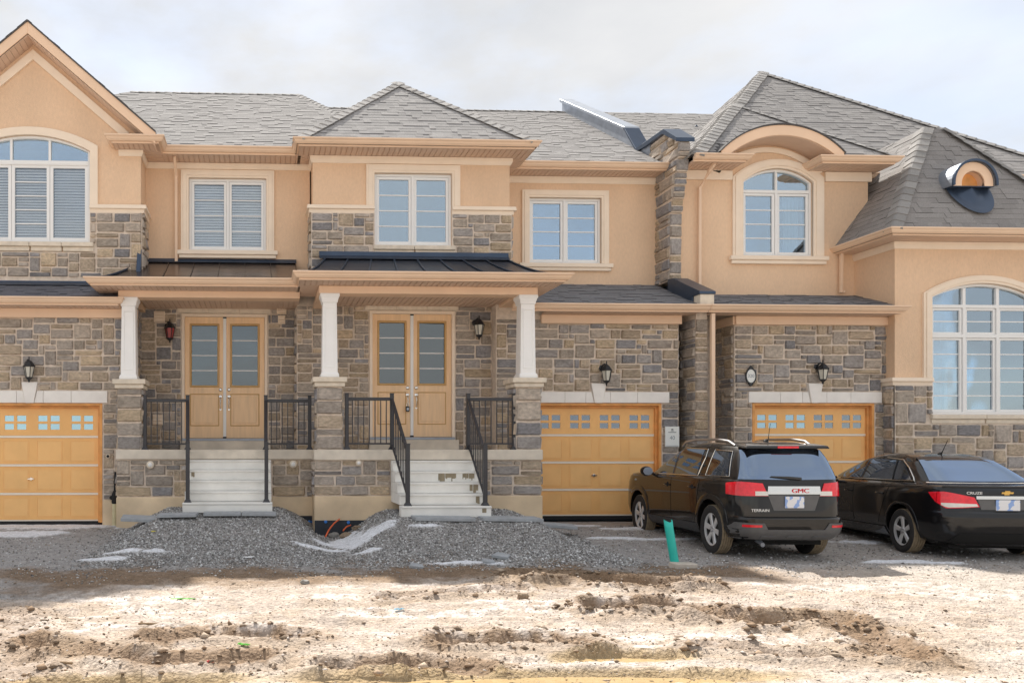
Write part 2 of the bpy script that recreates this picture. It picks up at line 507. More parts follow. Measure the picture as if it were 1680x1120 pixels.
def roof(house, faces, caps=(), tone=(0.345, 0.33, 0.32), ex=0.135, thick=0.1, name='roof', skip=None, deck=()):
    """faces: convex polygons, first edge the eave, each (pts, shingled?)"""
    mb = MB(); sh = MB()
    for pts, on in [(f, None) for f in deck] + list(faces):
        n = len(pts)
        if on == 'cut':
            shingles(sh, pts, ex, tone, skip=skip); continue
        vs = [tuple(p) for p in pts] + [(p[0], p[1], p[2] - thick) for p in pts]
        mb.add(vs, [tuple(range(n)), tuple(range(2 * n - 1, n - 1, -1))] + [(i, (i + 1) % n, (i + 1) % n + n, i + n) for i in range(n)])
        if on: shingles(sh, pts, ex, tone)
    r = link(name, mb.mesh(name), 'deck', house)
    link('shingles', sh.mesh('shingles', False), 'shingle', r, kind='stuff')
    for c in caps: ridge_caps(r, *c[:2], tone=tone[0] * 1.12, **(c[2] if len(c) > 2 else {}))
    return r
GH = .125
GUT = [(0.0, 0.0), (0.085, 0.010), (0.120, 0.010), (0.123, -0.014), (0.098, -0.034), (0.084, -0.062), (0.055, -0.092), (0.012, -0.096), (0.012, -GH), (0.0, -GH)]
def gutter(house, path, z):
    return link('gutter', MB().sweep(path, GUT, z).mesh('gutter'), 'eave', house)
def soffit(house, x0, x1, y0, y1, z, along='x', w=0.1):
    mb = MB()
    if along == 'x':
        n = max(1, round((x1 - x0) / w)); d = (x1 - x0) / n
        for i in range(n): mb.box(x0 + i * d + .008, x0 + (i + 1) * d - .008, y0, y1, z, z + .012)
    else:
        n = max(1, round((y1 - y0) / w)); d = (y1 - y0) / n
        for i in range(n): mb.box(x0, x1, y0 + i * d + .008, y0 + (i + 1) * d - .008, z, z + .012)
    mb.box(x0, x1, y0, y1, z + .0125, z + .03)
    return link('soffit', mb.mesh('soffit'), 'soffit', house)
def bar(house, name, m, x0, x1, y0, y1, z0, z1, bevel=0.006): return part(name, MB().box(x0, x1, y0, y1, z0, z1), m, house, bevel=bevel)
def downspout(house, pts, w=0.04, name='downspout'):
    mb = MB(); mb.tube(pts, w, 4)
    for p in pts[1:-1]: mb.tube([Vector(p) - Vector((0, 0, .02)), Vector(p) + Vector((0, 0, .02))], w * 1.12, 4)
    return part(name, mb, 'eave', house, bevel=0.005)

# ------------------------------------------------------------------ windows and doors
def ring(mb, x0, x1, z0, z1, t, y0, y1): mb.prism(rect(x0, x1, z0, z1), y0, y1, [rect(x0 + t, x1 - t, z0 + t, z1 - t)])
def blind(parent, x0, x1, z0, z1, y):
    mb = MB(); n = int((z1 - z0) / 0.052)
    for i in range(n):
        z = z0 + (z1 - z0) * (i + .5) / n
        mb.hexa([(x0, y - .014, z - .023), (x1, y - .014, z - .023), (x1, y + .012, z + .023), (x0, y + .012, z + .023),
                 (x0, y - .011, z - .025), (x1, y - .011, z - .025), (x1, y + .015, z + .023), (x0, y + .015, z + .023)])
    return part('blind', mb, 'blind', parent, kind='stuff')
def sash(w, x0, x1, z0, z1, Y, rows=4, t=0.05, gl='win_glass', mt=0.02, blinds=False):
    mb = MB(); ring(mb, x0, x1, z0, z1, t, Y + .055, Y + .10)
    part('sash', mb, 'pvc', w, bevel=.004)
    part('pane', MB().box(x0 + t - .005, x1 - t + .005, Y + .088, Y + .092, z0 + t - .005, z1 - t + .005), gl, w)
    for r in range(1, rows):
        z = z0 + t + (z1 - z0 - 2 * t) * r / rows
        part('muntin', MB().box(x0 + t, x1 - t, Y + .078, Y + .0865, z - mt / 2, z + mt / 2), 'pvc', w)
    if blinds: blind(w, x0 + t, x1 - t, z0 + t, z1 - t, Y + .135)
def window(house, x0, x1, z0, z1, Y, cols=2, rows=4, t=0.05, blinds=()):
    mb = MB(); d = (x1 - x0 - t) / cols
    holes = [rect(x0 + t + i * d, x0 + (i + 1) * d, z0 + t, z1 - t) for i in range(cols)]
    mb.prism(rect(x0, x1, z0, z1), Y + .035, Y + .13, holes)
    w = part('window', mb, 'pvc', house, bevel=.004)
    for i in range(cols):
        sash(w, x0 + t + i * d + .002, x0 + (i + 1) * d - .002, z0 + t + .002, z1 - t - .002, Y, rows, blinds=i in blinds, gl='blind_glass' if i in blinds else 'win_glass')
    return w
# ================================================================== the three townhouses
ZE, ZG, ZP, ZF = 7.12, 4.03, 4.30, 1.335        # main eaves, garage eaves, porch eaves, porch floor
H1 = empty('townhouse', (-3, 16, 0), 'townhouse with tall pointed gable, arched blind-hung window and orange garage at left edge', 'house', 'townhouses of the row')
H2 = empty('townhouse', (4, 16, 0), 'middle townhouse with pyramid-roofed bay above the wider porch and sign by its garage', 'house', 'townhouses of the row')
H3 = empty('townhouse', (12, 16, 0), 'right townhouse with eyebrow arch, oval number plaque and large arched window', 'house', 'townhouses of the row')
YA, YU, YL, YD, YG, YM, YR, YW = 14.9, 15.35, 16.0, 15.5, 15.2, 16.5, 16.0, 14.95   # garage A, gable, left recess, bay/door, garages, mid recess, right wall, wing

def stucco_wall(house, poly, Y, holes=(), t=0.2, m='stucco'): return link('wall', MB().prism(poly, Y, Y + t, holes).mesh('wall'), m, house)
def square_trim(house, x0, x1, z0, z1, Y, w=0.155, sill=0.07):
    mb = MB(); mb.prism([(x0 - w, z0), (x0, z0), (x0, z1), (x1, z1), (x1, z0), (x1 + w, z0), (x1 + w, z1 + w), (x0 - w, z1 + w)], Y - .045, Y + .02)
    part('window_surround', mb, 'trim', house, bevel=.008)
    mb = MB(); k = .04
    mb.prism([(x0 - w + k, z0 + .002), (x0 - w + k, z1 + w - k), (x1 + w - k, z1 + w - k), (x1 + w - k, z0 + .002), (x1 + k, z0 + .002), (x1 + k, z1 + k), (x0 - k, z1 + k), (x0 - k, z0 + .002)], Y - .06, Y - .045)
    part('surround_moulding', mb, 'trim', house, bevel=.006)
    if sill:
        mb = MB(); mb.box(x0 - w - sill, x1 + w + sill, Y - .10, Y, z0 - .085, z0 - .002); mb.box(x0 - w - sill + .035, x1 + w + sill - .035, Y - .07, Y, z0 - .15, z0 - .086)
        part('window_sill', mb, 'trim', house, bevel=.008)
def stone_sill(house, x0, x1, z0, Y, n=2):
    d = (x1 - x0) / n
    for i in range(n):
        mb = MB(); mb.box(x0 + i * d + .004, x0 + (i + 1) * d - .004, Y - .10, Y + .02, z0 - .085, z0 - .003); mb.box(x0 + i * d + .02, x0 + (i + 1) * d - .004, Y - .06, Y + .02, z0 - .17, z0 - .086)
        part('sill_stone', mb, 'sillstone', house, bevel=.008)
def band(house, path, z, m='trim'):
    part('band_course', MB().sweep(path, [(0, .145), (.075, .145), (.085, .075), (.045, .065), (.035, 0), (0, 0)], z), m, house)

def lintel(house, x0, x1, z0, z1, Y, keyx, zk):
    n = 5; cuts = [x0, x0 + (x1 - x0) * .235, keyx - .24, keyx + .24, x1 - (x1 - x0) * .235, x1]
    for i in range(5):
        a, b = cuts[i], cuts[i + 1]
        if i == 2:
            for s in (-1, 1):
                xa, xb = (a, keyx - .075) if s < 0 else (keyx + .075, b)
                part('lintel_block', MB().prism([(xa + .003, z0), (xb - .003, z0), (xb - .003 - (.05 if s < 0 else 0), z1), (xa + .003 + (.05 if s > 0 else 0), z1)], Y - .045, Y + .02), 'caststone', house, bevel=.005)
        else: part('lintel_block', MB().box(a + .003, b - .003, Y - .045, Y + .02, z0, z1), 'caststone', house, bevel=.005)
    part('keystone', MB().prism([(keyx - .075, z0 - .005), (keyx + .075, z0 - .005), (keyx + .145, zk), (keyx - .145, zk)], Y - .075, Y + .02), 'caststone', house, bevel=.006)

def garage_door(house, x0, x1, z0, z1, Y, sky=False):
    """opening x0..x1, z0..z1 in a wall face at Y"""
    j = .12
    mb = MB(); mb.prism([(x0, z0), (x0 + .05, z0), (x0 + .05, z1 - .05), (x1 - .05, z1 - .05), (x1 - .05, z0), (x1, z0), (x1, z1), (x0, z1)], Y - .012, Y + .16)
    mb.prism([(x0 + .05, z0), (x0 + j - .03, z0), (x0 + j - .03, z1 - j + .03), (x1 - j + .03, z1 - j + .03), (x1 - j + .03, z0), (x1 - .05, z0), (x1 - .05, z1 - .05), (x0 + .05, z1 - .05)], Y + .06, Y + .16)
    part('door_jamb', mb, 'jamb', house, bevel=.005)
    a, b, top = x0 + .085, x1 - .085, z1 - .085
    g = part('garage_door', MB().box(a, b, Y + .125, Y + .165, z0 + .02, top), 'garage', house)
    part('bottom_seal', MB().box(a, b, Y + .10, Y + .13, z0 - .05, z0 + .02), 'rubber', g)
    part('white_strip', MB().box(a, b, Y + .112, Y + .126, z0 + .021, z0 + .045), 'strip', g)
    H = (top - z0) / 4
    for r in range(4):
        zb, zt = z0 + r * H + (.05 if r == 0 else .02), z0 + (r + 1) * H - .03
        if r < 3:
            part('section', MB().box(a + .002, b - .002, Y + .116, Y + .126, zb, zt + .005), 'garage', g, bevel=.004)
            part('white_strip', MB().box(a, b, Y + .105, Y + .1265, z0 + (r + 1) * H - .024, z0 + (r + 1) * H + .018), 'strip', g)
            w4 = (b - a) / 4
            for i in range(4):
                xa, xb = a + i * w4 + .08, a + (i + 1) * w4 - .06
                mb = MB(); ring(mb, xa, xb, zb + .045, zt - .04, .012, Y + .111, Y + .117); mb.box(xa + .02, xb - .02, Y + .1125, Y + .117, zb + .062, zt - .057)
                part('panel', mb, 'garage_hi', g, bevel=.003)
        else:
            w4 = (b - a) / 4
            holes = []
            for i in range(4):
                c = a + (i + .5) * w4
                for sx in (-1, 1):
                    for sz in (-1, 1):
                        hx, hz = c + sx * .112, zb + (zt - zb) * .50 + sz * .076
                        holes.append(rect(hx - .082, hx + .082, hz - .052, hz + .052))
            part('section', MB().prism(rect(a + .002, b - .002, zb, zt + .03), Y + .110, Y + .1255, holes), 'garage', g, bevel=.003)
            for k, h in enumerate(holes):
                part('pane', MB().box(h[0][0], h[1][0], Y + .1195, Y + .124, h[0][1], h[2][1]), 'garage_glass_sky' if sky and (sky is True or k < 8) else 'garage_glass', g)
    mb = MB(); cx, cz = (a + b) / 2 - .02, z0 + 1.52 * H
    mb.lathe([(.022, 0), (.03, .004), (.03, .012), (.014, .02)], 12, (cx, Y + .098, cz), 'y'); mb.box(cx - .06, cx + .055, Y + .082, Y + .097, cz - .011, cz + .011)
    part('handle', mb, 'chrome', g, bevel=.003)
    return g

def entry_door(house, x0, x1, z0, z1, Y):
    """double door in a frame; Y is the wall face"""
    fr = part('door_frame', MB().prism([(x0, z0), (x0 + .06, z0), (x0 + .06, z1 - .06), (x1 - .06, z1 - .06), (x1 - .06, z0), (x1, z0), (x1, z1), (x0, z1)], Y - .03, Y + .12), 'trim', house, bevel=.008)
    part('threshold', MB().box(x0, x1, Y - .06, Y + .12, z0 - .035, z0 + .015), 'galv', fr, bevel=.005)
    m = (x0 + x1) / 2
    for s in (0, 1):
        a, b = (x0 + .062, m - .03) if s == 0 else (m + .03, x1 - .062)
        zb, zt = z0 + .018, z1 - .063
        gx0, gx1, gz0, gz1 = a + .13, b - .11, zb + (zt - zb) * .435, zt - .16
        if s == 1: gx0, gx1 = a + .11, b - .13
        d = part('door', MB().prism(rect(a, b, zb, zt), Y + .03, Y + .075, [rect(gx0, gx1, gz0, gz1)]), 'door', house, bevel=.004)
        mb = MB(); ring(mb, gx0 - .035, gx1 + .035, gz0 - .035, gz1 + .035, .04, Y + .012, Y + .034)
        part('glass_moulding', mb, 'door_line', d, bevel=.008)
        part('pane', MB().box(gx0, gx1, Y + .048, Y + .054, gz0, gz1), 'door_glass', d)
        for r in (1, 2, 3):
            z = gz0 + (gz1 - gz0) * r / 4
            part('muntin', MB().box(gx0 + .004, gx1 - .004, Y + .040, Y + .0475, z - .009, z + .009), 'pvc', d)
        mb = MB(); pz0, pz1 = zb + .24, gz0 - .16
        ring(mb, gx0 - .03, gx1 + .03, pz0, pz1, .02, Y + .022, Y + .034)
        part('panel_moulding', mb, 'door_line', d, bevel=.006)
        part('raised_panel', MB().box(gx0 + .03, gx1 - .03, Y + .020, Y + .034, pz0 + .06, pz1 - .06), 'door', d, bevel=.01)
        hx = b - .055 if s == 0 else a + .055
        hz = gz0 - .22
        mb = MB(); mb.lathe([(.034, 0), (.034, -.012), (.02, -.022)], 14, (hx, Y + .03, hz + .14), 'y')
        part('deadbolt', mb, 'chrome', d, smooth=True)
        mb = MB(); mb.lathe([(.036, 0), (.036, -.012), (.02, -.02)], 14, (hx, Y + .03, hz), 'y'); mb.lathe([(.02, 0), (.02, -.012)], 10, (hx, Y + .03, hz - .25), 'y')
        mb.tube([(hx, Y + .012, hz - .01), (hx, Y - .025, hz - .05), (hx, Y - .035, hz - .12), (hx, Y - .02, hz - .2), (hx, Y + .012, hz - .25)], .010, 8)
        part('handle', mb, 'chrome', d, smooth=True)
    part('astragal', MB().box(m - .03, m + .03, Y + .015, Y + .05, z0 + .02, z1 - .065), 'pvc', fr, bevel=.004)
    for z in (z0 + .02, z1 - .085): part('astragal_cap', MB().box(m - .034, m + .034, Y + .008, Y + .05, z, z + .028), 'rubber', fr)
    n = 3; lx0, lx1 = x0 - .09, x1 + .06
    for i in range(3):
        a = lx0 + (lx1 - lx0) * i / 3
        part('lintel_block', MB().box(a + .003, a + (lx1 - lx0) / 3 - .003, Y - .04, Y + .03, z1 + .012, z1 + .225), 'sillstone', house, bevel=.005)
    part('door_step', MB().box(x0 - .02, x1 + .06, Y - .12, Y + .05, ZF - .02, z0 - .036), 'slab_conc', house, bevel=.01)

def porch_column(house, xc, Y0, zcap, ztop):
    """tapered panelled square column; Y0 its front face plane"""
    w = .138; yc = Y0 + w + .03
    c = MB()
    def sq(h, z): return [(xc - h, yc - h, z), (xc + h, yc - h, z), (xc + h, yc + h, z), (xc - h, yc + h, z)]
    zs = [(w * 1.16, zcap), (w * 1.16, zcap + .05), (w * 1.05, zcap + .08), (w * .99, zcap + .09), (w * .88, ztop - .16)]
    vs = []; fs = []
    for h, z in zs: vs += sq(h, z)
    for i in range(len(zs) - 1):
        for k in range(4): fs.append((i * 4 + k, i * 4 + (k + 1) % 4, i * 4 + 4 + (k + 1) % 4, i * 4 + 4 + k))
    fs += [(3, 2, 1, 0), tuple((len(zs) - 1) * 4 + k for k in range(4))]
    c.add(vs, fs)
    col = part('column', c, 'column', house, bevel=.006)
    cp = MB(); zs = [(w * .92, ztop - .16), (w * 1.0, ztop - .15), (w * 1.0, ztop - .125), (w * 1.12, ztop - .07), (w * 1.22, ztop - .05), (w * 1.22, ztop)]
    vs, fs = [], []
    for h, z in zs: vs += sq(h, z)
    for i in range(len(zs) - 1):
        for k in range(4): fs.append((i * 4 + k, i * 4 + (k + 1) % 4, i * 4 + 4 + (k + 1) % 4, i * 4 + 4 + k))
    fs += [(3, 2, 1, 0), tuple((len(zs) - 1) * 4 + k for k in range(4))]
    cp.add(vs, fs); part('capital', cp, 'column', col, bevel=.005)
    f0 = yc - w * .97
    mb = MB(); ring(mb, xc - w * .66, xc + w * .66, zcap + .17, ztop - .24, .02, f0 - .008, f0 + .035); part('panel_moulding', mb, 'column', col, bevel=.004)

def pier(house, x0, x1, Y0, z0, z1, depth=None):
    depth = depth or (x1 - x0)
    part('pillar', MB().box(x0 + .02, x1 - .02, Y0 + .02, Y0 + depth - .02, z0, z1), 'mortar', house)
    stones(house, x0, x1, z0, z1, Y0 + .02, cw=.16, ch=.115)
    stones(house, Y0 + .03, Y0 + depth - .02, z0, z1, x0 + .02, face='-x', cw=.16, ch=.115)
    stones(house, Y0 + .03, Y0 + depth - .02, z0, z1, x1 - .02, face='+x', cw=.16, ch=.115)
def pier_cap(house, xc, w, Y0, z, d):
    mb = MB(); mb.box(xc - w / 2 - .03, xc + w / 2 + .03, Y0 - .03, Y0 + d + .03, z, z + .075); mb.box(xc - w / 2 - .065, xc + w / 2 + .065, Y0 - .065, Y0 + d + .065, z + .076, z + .165)
    part('pillar_cap', mb, 'sillstone', house, bevel=.01)

# ------------------------------------------------------------------ LEFT HOUSE
# garage wall
ax1, ax0 = -2.4, -6.5
gx1 = X(168, YA); gxc = X(50, YA); gx0 = 2 * gxc - gx1
gz0, gz1 = Z(80, 857, YA), Z(80, 661, YA)
part('garage_wall', MB().prism(rect(ax0, ax1, -.25, ZG + .1), YA, YA + .3, [rect(gx0, gx1, -.1, gz1)]), 'mortar', H1)
lz0, lz1 = gz1 + .003, Z(80, 641, YA)
stones(H1, ax0, ax1, .42, ZG - .2, YA, [(gx0 - .01, gx1 + .01, -1, gz1 + .02), (gx0 - .10, gx1 + .12, lz0 - .01, lz1 + .01), (gxc - .15, gxc + .15, lz1 - .05, Z(50, 626, YA))])
for s in (0, 1): part('foundation', MB().box(*((ax0, gx0 - .005) if s == 0 else (gx1 + .005, ax1)), YA - .02, YA + .01, -.25, .41), 'found', H1)
lintel(H1, gx0 - .09, gx1 + .10, lz0, lz1, YA, gxc, Z(50, 627, YA))
garage_door(H1, gx0, gx1, gz0, gz1, YA, sky=True)
part('side_wall', MB().box(ax1 - .2, ax1, YA + .3, YL, -.2, ZG), 'mortar', H1)
stones(H1, YA + .02, YL - .02, ZF, ZG, ax1, face='+x')
part('inner_wall', MB().box(ax0, ax1 - .2, YA + .35, 20, -.2, ZG - .1), 'interior', H1)
# garage pent roof
yg = YA - .42
part('frieze', MB().box(ax0, ax1 + .12, YA - .085, YA, ZG - GH - .165, ZG - GH), 'frieze', H1, bevel=.006)
gutter(H1, [(ax0 - .4, yg), (X(193, yg), yg), (X(193, yg), YA)], ZG)
soffit(H1, ax0, X(193, yg), yg, YA - .086, ZG - GH)
zt = Z(100, 466, YU)
roof(H1, [([(ax0 - .4, yg, ZG), (X(193, yg), yg, ZG), (X(205, YU), YU, zt), (ax0 - .4, YU, zt)], True)], tone=(.17, .17, .19))
part('roof_flashing', MB().prism([(YU - .16, zt - .05), (YU + .01, zt - .03), (YU + .01, zt + .16), (YU - .012, zt + .16), (YU - .04, zt + .03)], ax0 - .4, ax1 + .3, axis='x'), 'flash', H1)
# gable wall
pkx = X(45, 14.95); pkz = Z(45, 33, 14.95)
wx1 = X(231, YU); wx0 = 2 * pkx - wx1
slope = (pkz - Z(255, 215, 14.95)) / (X(255, 14.95) - pkx)
wtop = lambda x, d=0.0: pkz - slope * abs(x - pkx) - d
wc = X(49, YU); wh = X(148, YU) - wc
wz0, wzs, wzr = Z(60, 398, YU), Z(148, 249, YU), Z(49, 222, YU) - Z(148, 249, YU)
hole = archp(wc - wh, wc + wh, wz0, wzs, wzr)
zb = Z(190, 350, YU)
stucco_wall(H1, [(wx0, zt - .3), (wx1, zt - .3), (wx1, wtop(wx1, .12)), (pkx, wtop(pkx, .12)), (wx0, wtop(wx0, .12))], YU, [hole])
part('side_wall', MB().box(wx1 - .2, wx1 - .002, YU + .2, YL, ZG, ZE - .1), 'stucco', H1)
stx0 = wc + wh + .002
mb = MB(); mb.box(wx0, wx1 + .015, YU - .035, YU - .001, zt - .2, wz0 - .18); mb.box(stx0, wx1 + .015, YU - .035, YU - .001, wz0 - .18, zb); mb.box(wx0, wc - wh, YU - .035, YU - .001, wz0 - .18, zb); mb.box(wx1 + .001, wx1 + .03, YU - .035, YL, zt - .2, zb)
part('stone_backing', mb, 'mortar', H1)
stones(H1, wx0, wx1 + .03, zt + .12, zb, YU - .035, [(wc - wh - .12, wc + wh + .12, wz0 - .19, 99)])
stones(H1, stx0 + .001, stx0 + .118, wz0 - .02, zb, YU - .035, cw=.118)
stones(H1, YU - .03, YL - .02, zt + .12, zb, wx1 + .03, face='+x')
band(H1, [(stx0, YU), (wx1 + .03, YU), (wx1 + .03, YL)], zb)
band(H1, [(wx0, YU), (wc - wh, YU)], zb)
# arched window
wn_ = part('window', MB().prism(hole, YU + .03, YU + .13, [
    archp(wc - wh + .05, wc + wh - .05, Z(49, 264, YU), wzs, wzr - .05),
    rect(wc - wh + .05, wc + wh - .05, wz0 + .05, Z(49, 266, YU) - .04)]), 'pvc', H1, bevel=.004)
ztr = Z(49, 264, YU)
part('transom_bar', MB().box(wc - wh + .045, wc + wh - .045, YU + .025, YU + .13, ztr - .045, ztr + .02), 'pvc', wn_, bevel=.004)
part('pane', MB().prism(archp(wc - wh + .045, wc + wh - .045, ztr, wzs, wzr - .045), YU + .085, YU + .09), 'win_glass', wn_)
d3 = (2 * wh - .1) / 3
for i in (1, 2): part('muntin', MB().box(wc - wh + .05 + i * d3 - .022, wc - wh + .05 + i * d3 + .022, YU + .04, YU + .084, ztr, wzs + wzr - .05 - .02), 'pvc', wn_)
for i in range(3):
    a = wc - wh + .05 + i * d3
    sash(wn_, a + .003, a + d3 - .003, wz0 + .05, ztr - .05, YU, rows=5 if i == 1 else 1, t=.06, gl='blind_glass', blinds=True)
ow = X(161, YU) - wc
mb = MB(); mb.prism([(wc - wh, zb + .14), (wc - wh, wzs)] + arc(wc - wh, wc + wh, wzs, wzr)[::-1][1:] + [(wc + wh, zb + .14), (wc + ow, zb + .14), (wc + ow, wzs + .1)] + arc(wc - ow, wc + ow, wzs + .1, Z(49, 209, YU) - wzs - .1)[1:] + [(wc - ow, zb + .14)], YU - .045, YU + .02)
part('window_surround', mb, 'trim', H1, bevel=.01)
stone_sill(H1, wc - wh - .06, wc + wh + .08, wz0, YU, 4)
# rake boards, frieze and gable roof
yo = YU - .40
def rake(house, off0, off1, ya, yb, m, name, x_end):
    for s in (-1, 1):
        part(name, MB().prism([(pkx, pkz - off0), (pkx + s * x_end, pkz - off0 - slope * x_end), (pkx + s * x_end, pkz - off1 - slope * x_end), (pkx, pkz - off1)], ya, yb), m, house, bevel=.005)
hs = X(255, 14.95) - pkx
rake(H1, .015, .24, yo, yo + .03, 'frieze', 'rake_board', hs)
rake(H1, .36, .55, YU - .05, YU, 'trim', 'rake_frieze', hs - .55)
for s in (-1, 1):
    mb = MB(); n = 28
    for i in range(n):
        x0_, x1_ = pkx + s * hs * i / n, pkx + s * hs * (i + .93) / n
        za, zc_ = pkz - .25 - slope * hs * i / n, pkz - .25 - slope * hs * (i + .93) / n
        mb.hexa([(x0_, yo + .03, za - .012), (x1_, yo + .03, zc_ - .012), (x1_, YU, zc_ - .012), (x0_, YU, za - .012), (x0_, yo + .03, za), (x1_, yo + .03, zc_), (x1_, YU, zc_), (x0_, YU, za)])
    part('rake_soffit', mb, 'soffit', H1)
ez = pkz - slope * hs
roof(H1, [([(pkx + hs, yo - .02, ez), (pkx + hs, 19.5, ez), (pkx, 19.5, pkz), (pkx, yo - .02, pkz)], True),
          ([(pkx - hs, yo - .02, ez), (pkx - hs, 19.5, ez), (pkx, 19.5, pkz), (pkx, yo - .02, pkz)], True)], [((pkx, 19, pkz - .02), (pkx, yo + .02, pkz - .02), dict(w=.13, fold=.8))], thick=.03)
part('inner_wall', MB().prism([(wx0 + .01, ZG), (wx1 - .21, ZG), (wx1 - .21, wtop(wx1, .2)), (pkx, wtop(pkx, .25)), (wx0 + .01, wtop(wx0, .2))], YU + .45, 20), 'interior', H1)
# eave return beside the gable
rx0, rx1 = X(183, yo), X(270, yo) - .12
gutter(H1, [(rx0, YU - .02), (rx0, yo + .05), (rx1, yo + .05), (rx1, YL - .5), (X(484, 15.03) + .02, YL - .5)], ZE)
soffit(H1, rx0, rx1, yo + .06, YU, ZE - GH)
soffit(H1, wx1, rx1, YU + .001, YL, ZE - GH, 'y')
roof(H1, [([(rx0, yo + .05, ZE), (rx1, yo + .05, ZE), (wx1 + .25, YU, ZE + .12), (rx0 + .3, YU, ZE + .12)], True)], name='return_roof', tone=(.12, .12, .13), thick=.02)
part('cornice', MB().sweep([(X(195, YU), YU), (wx1, YU), (wx1, YL), (X(510, YL), YL)], [(0, 0), (.05, 0), (.05, -.05), (.02, -.11), (0, -.11)], ZE - GH - .005), 'trim', H1)
# left recess wall, upper floor
lx1 = X(506, YL) + .3
x0, x1, z0, z1 = X(310, YL), X(437, YL), Z(375, 412, YL), Z(375, 293, YL)
stucco_wall(H1, rect(wx1 - .2, .95, 4.6, ZE - .1), YL, [rect(x0, x1, z0, z1)])
window(H1, x0, x1, z0, z1, YL, blinds=(0, 1))
square_trim(H1, x0, x1, z0, z1, YL)
soffit(H1, rx1, X(484, 15.03) + .14, YL - .5, YL, ZE - GH)
zr = Z(350, 153, 20)
rl = X(215, 20); rr = X(490, 20)
ye = YL - .5
roof(H1, [([(rl - 4.5, ye, ZE), (2.9, ye, ZE), (rr, 20, zr), (rl, 20, zr)], True),
          ([(rl - 4.5, 24.5, ZE), (2.9, 24.5, ZE), (rr, 20, zr), (rl, 20, zr)], False),
          ([(rl - 4.5, ye, ZE), (rl - 4.5, 24.5, ZE), (rl, 20, zr)], False),
          ([(2.9, ye, ZE), (2.9, 24.5, ZE), (rr, 20, zr)], False)],
     [((rl, 20, zr), (rr, 20, zr), dict(w=.13, fold=.6)), ((1.95, 17.75, ZE + (zr - ZE) * .5), (rr, 20, zr))])
part('inner_wall', MB().box(-7.6, .7, YL + .45, 24, -.2, ZE), 'interior', H1)
downspout(H1, [(X(289, YL - .08), YL - .36, ZE - .12), (X(289, YL - .08), YL - .08, ZE - .42), (X(289, YL - .08), YL - .06, Z(289, 430, YL))])
# left porch
ypl = 14.45; yql = 14.05
px0, px1 = X(190, ypl), X(515, ypl)
part('porch_slab', MB().box(px0, px1 + .3, ypl - .03, YL, ZF - .175, ZF), 'slab_conc', H1, bevel=.012)
fz = Z(250, 815, ypl)
part('porch_base', MB().box(px0 + .02, px1 + .2, ypl + .02, YL, -.3, ZF - .176), 'mortar', H1)
part('foundation', MB().box(px0 + .01, px1, ypl - .025, ypl + .019, -.3, fz), 'found', H1, bevel=.01)
stones(H1, px0, px1 - .01, fz + .004, ZF - .18, ypl + .02, cw=.125, ch=.09, big=2, holes=[(-1.33, .18, 0, 2)])
stones(H1, ypl + .03, YA, fz, ZF - .18, px0 + .02, face='-x', cw=.15, ch=.12)
pier(H1, X(191, ypl), X(233, ypl), ypl, ZF, Z(210, 637, ypl))
p1c = (X(191, ypl) + X(233, ypl)) / 2
pier_cap(H1, p1c, X(233, ypl) - X(191, ypl), ypl, Z(210, 637, ypl), X(233, ypl) - X(191, ypl))
bz0 = Z(300, 487, ypl); bz1 = ZP - GH + .01
porch_column(H1, X(210, ypl + .03), ypl + .03, Z(210, 637, ypl) + .165, bz0)
part('porch_beam', MB().box(X(193, ypl), .68, ypl + .05, ypl + .36, bz0, bz1), 'frieze', H1, bevel=.006)
part('porch_beam', MB().box(X(193, ypl), X(193, ypl) + .3, ypl + .362, YA, bz0, bz1), 'frieze', H1, bevel=.006)
soffit(H1, X(193, ypl) + .3, .7, ypl + .362, YL, bz0 + .05)
ex0, ex1 = X(150, yql), X(484, yql) + .1
gutter(H1, [(ex0, YA), (ex0, yql), (ex1, yql)], ZP)
soffit(H1, ex0, ex1, yql, ypl + .05, ZP - GH)
soffit(H1, ex0, X(193, ypl), ypl + .051, YA, ZP - GH, 'y')
ztl = Z(400, 431, YL)
def metal_panel(house, a, b, c, d, m, seam_m, n=5, bow=1.25, rib=.014, seam=True):
    """a-b eave, d-c top; concave run; returns the panel with its seam"""
    a, b, c, d = map(Vector, (a, b, c, d)); vs, fs = [], []
    L = lambda p, q, t: Vector((p.x + (q.x - p.x) * t, p.y + (q.y - p.y) * t, p.z + (q.z - p.z) * (t ** bow)))
    for i in range(n + 1):
        t = i / n; vs += [L(a, d, t), L(b, c, t)]
    k = len(vs)
    vs += [v - Vector((0, 0, .02)) for v in vs[:]]
    for i in range(n):
        fs += [(2 * i, 2 * i + 1, 2 * i + 3, 2 * i + 2), (k + 2 * i + 2, k + 2 * i + 3, k + 2 * i + 1, k + 2 * i), (2 * i, 2 * i + 2, k + 2 * i + 2, k + 2 * i), (2 * i + 3, 2 * i + 1, k + 2 * i + 1, k + 2 * i + 3)]
    fs += [(1, 0, k, k + 1), (2 * n, 2 * n + 1, k + 2 * n + 1, k + 2 * n)]
    o = part('roof_panel', MB().add(vs, fs), m, house)
    if seam:
        mb = MB(); mb.tube([L(b, c, i / n) + Vector((0, 0, .018)) for i in range(n + 1)], rib, 6)
        part('seam', mb, seam_m, o)
    return o
xs = [ex0 + .68] + [ex0 + .68 + (ex1 - ex0 - .68) * i / 6 for i in range(1, 7)]
tw0 = X(236, YL)
tx = [tw0 + (.66 - tw0) * i / 6 for i in range(7)]
for i in range(6): metal_panel(H1, (xs[i] if i else ex0 + .05, yql, ZP), (xs[i + 1], yql, ZP), (tx[i + 1], YL, ztl), (tx[i], YL, ztl), 'copper_roof', 'copper_roof', rib=.009)
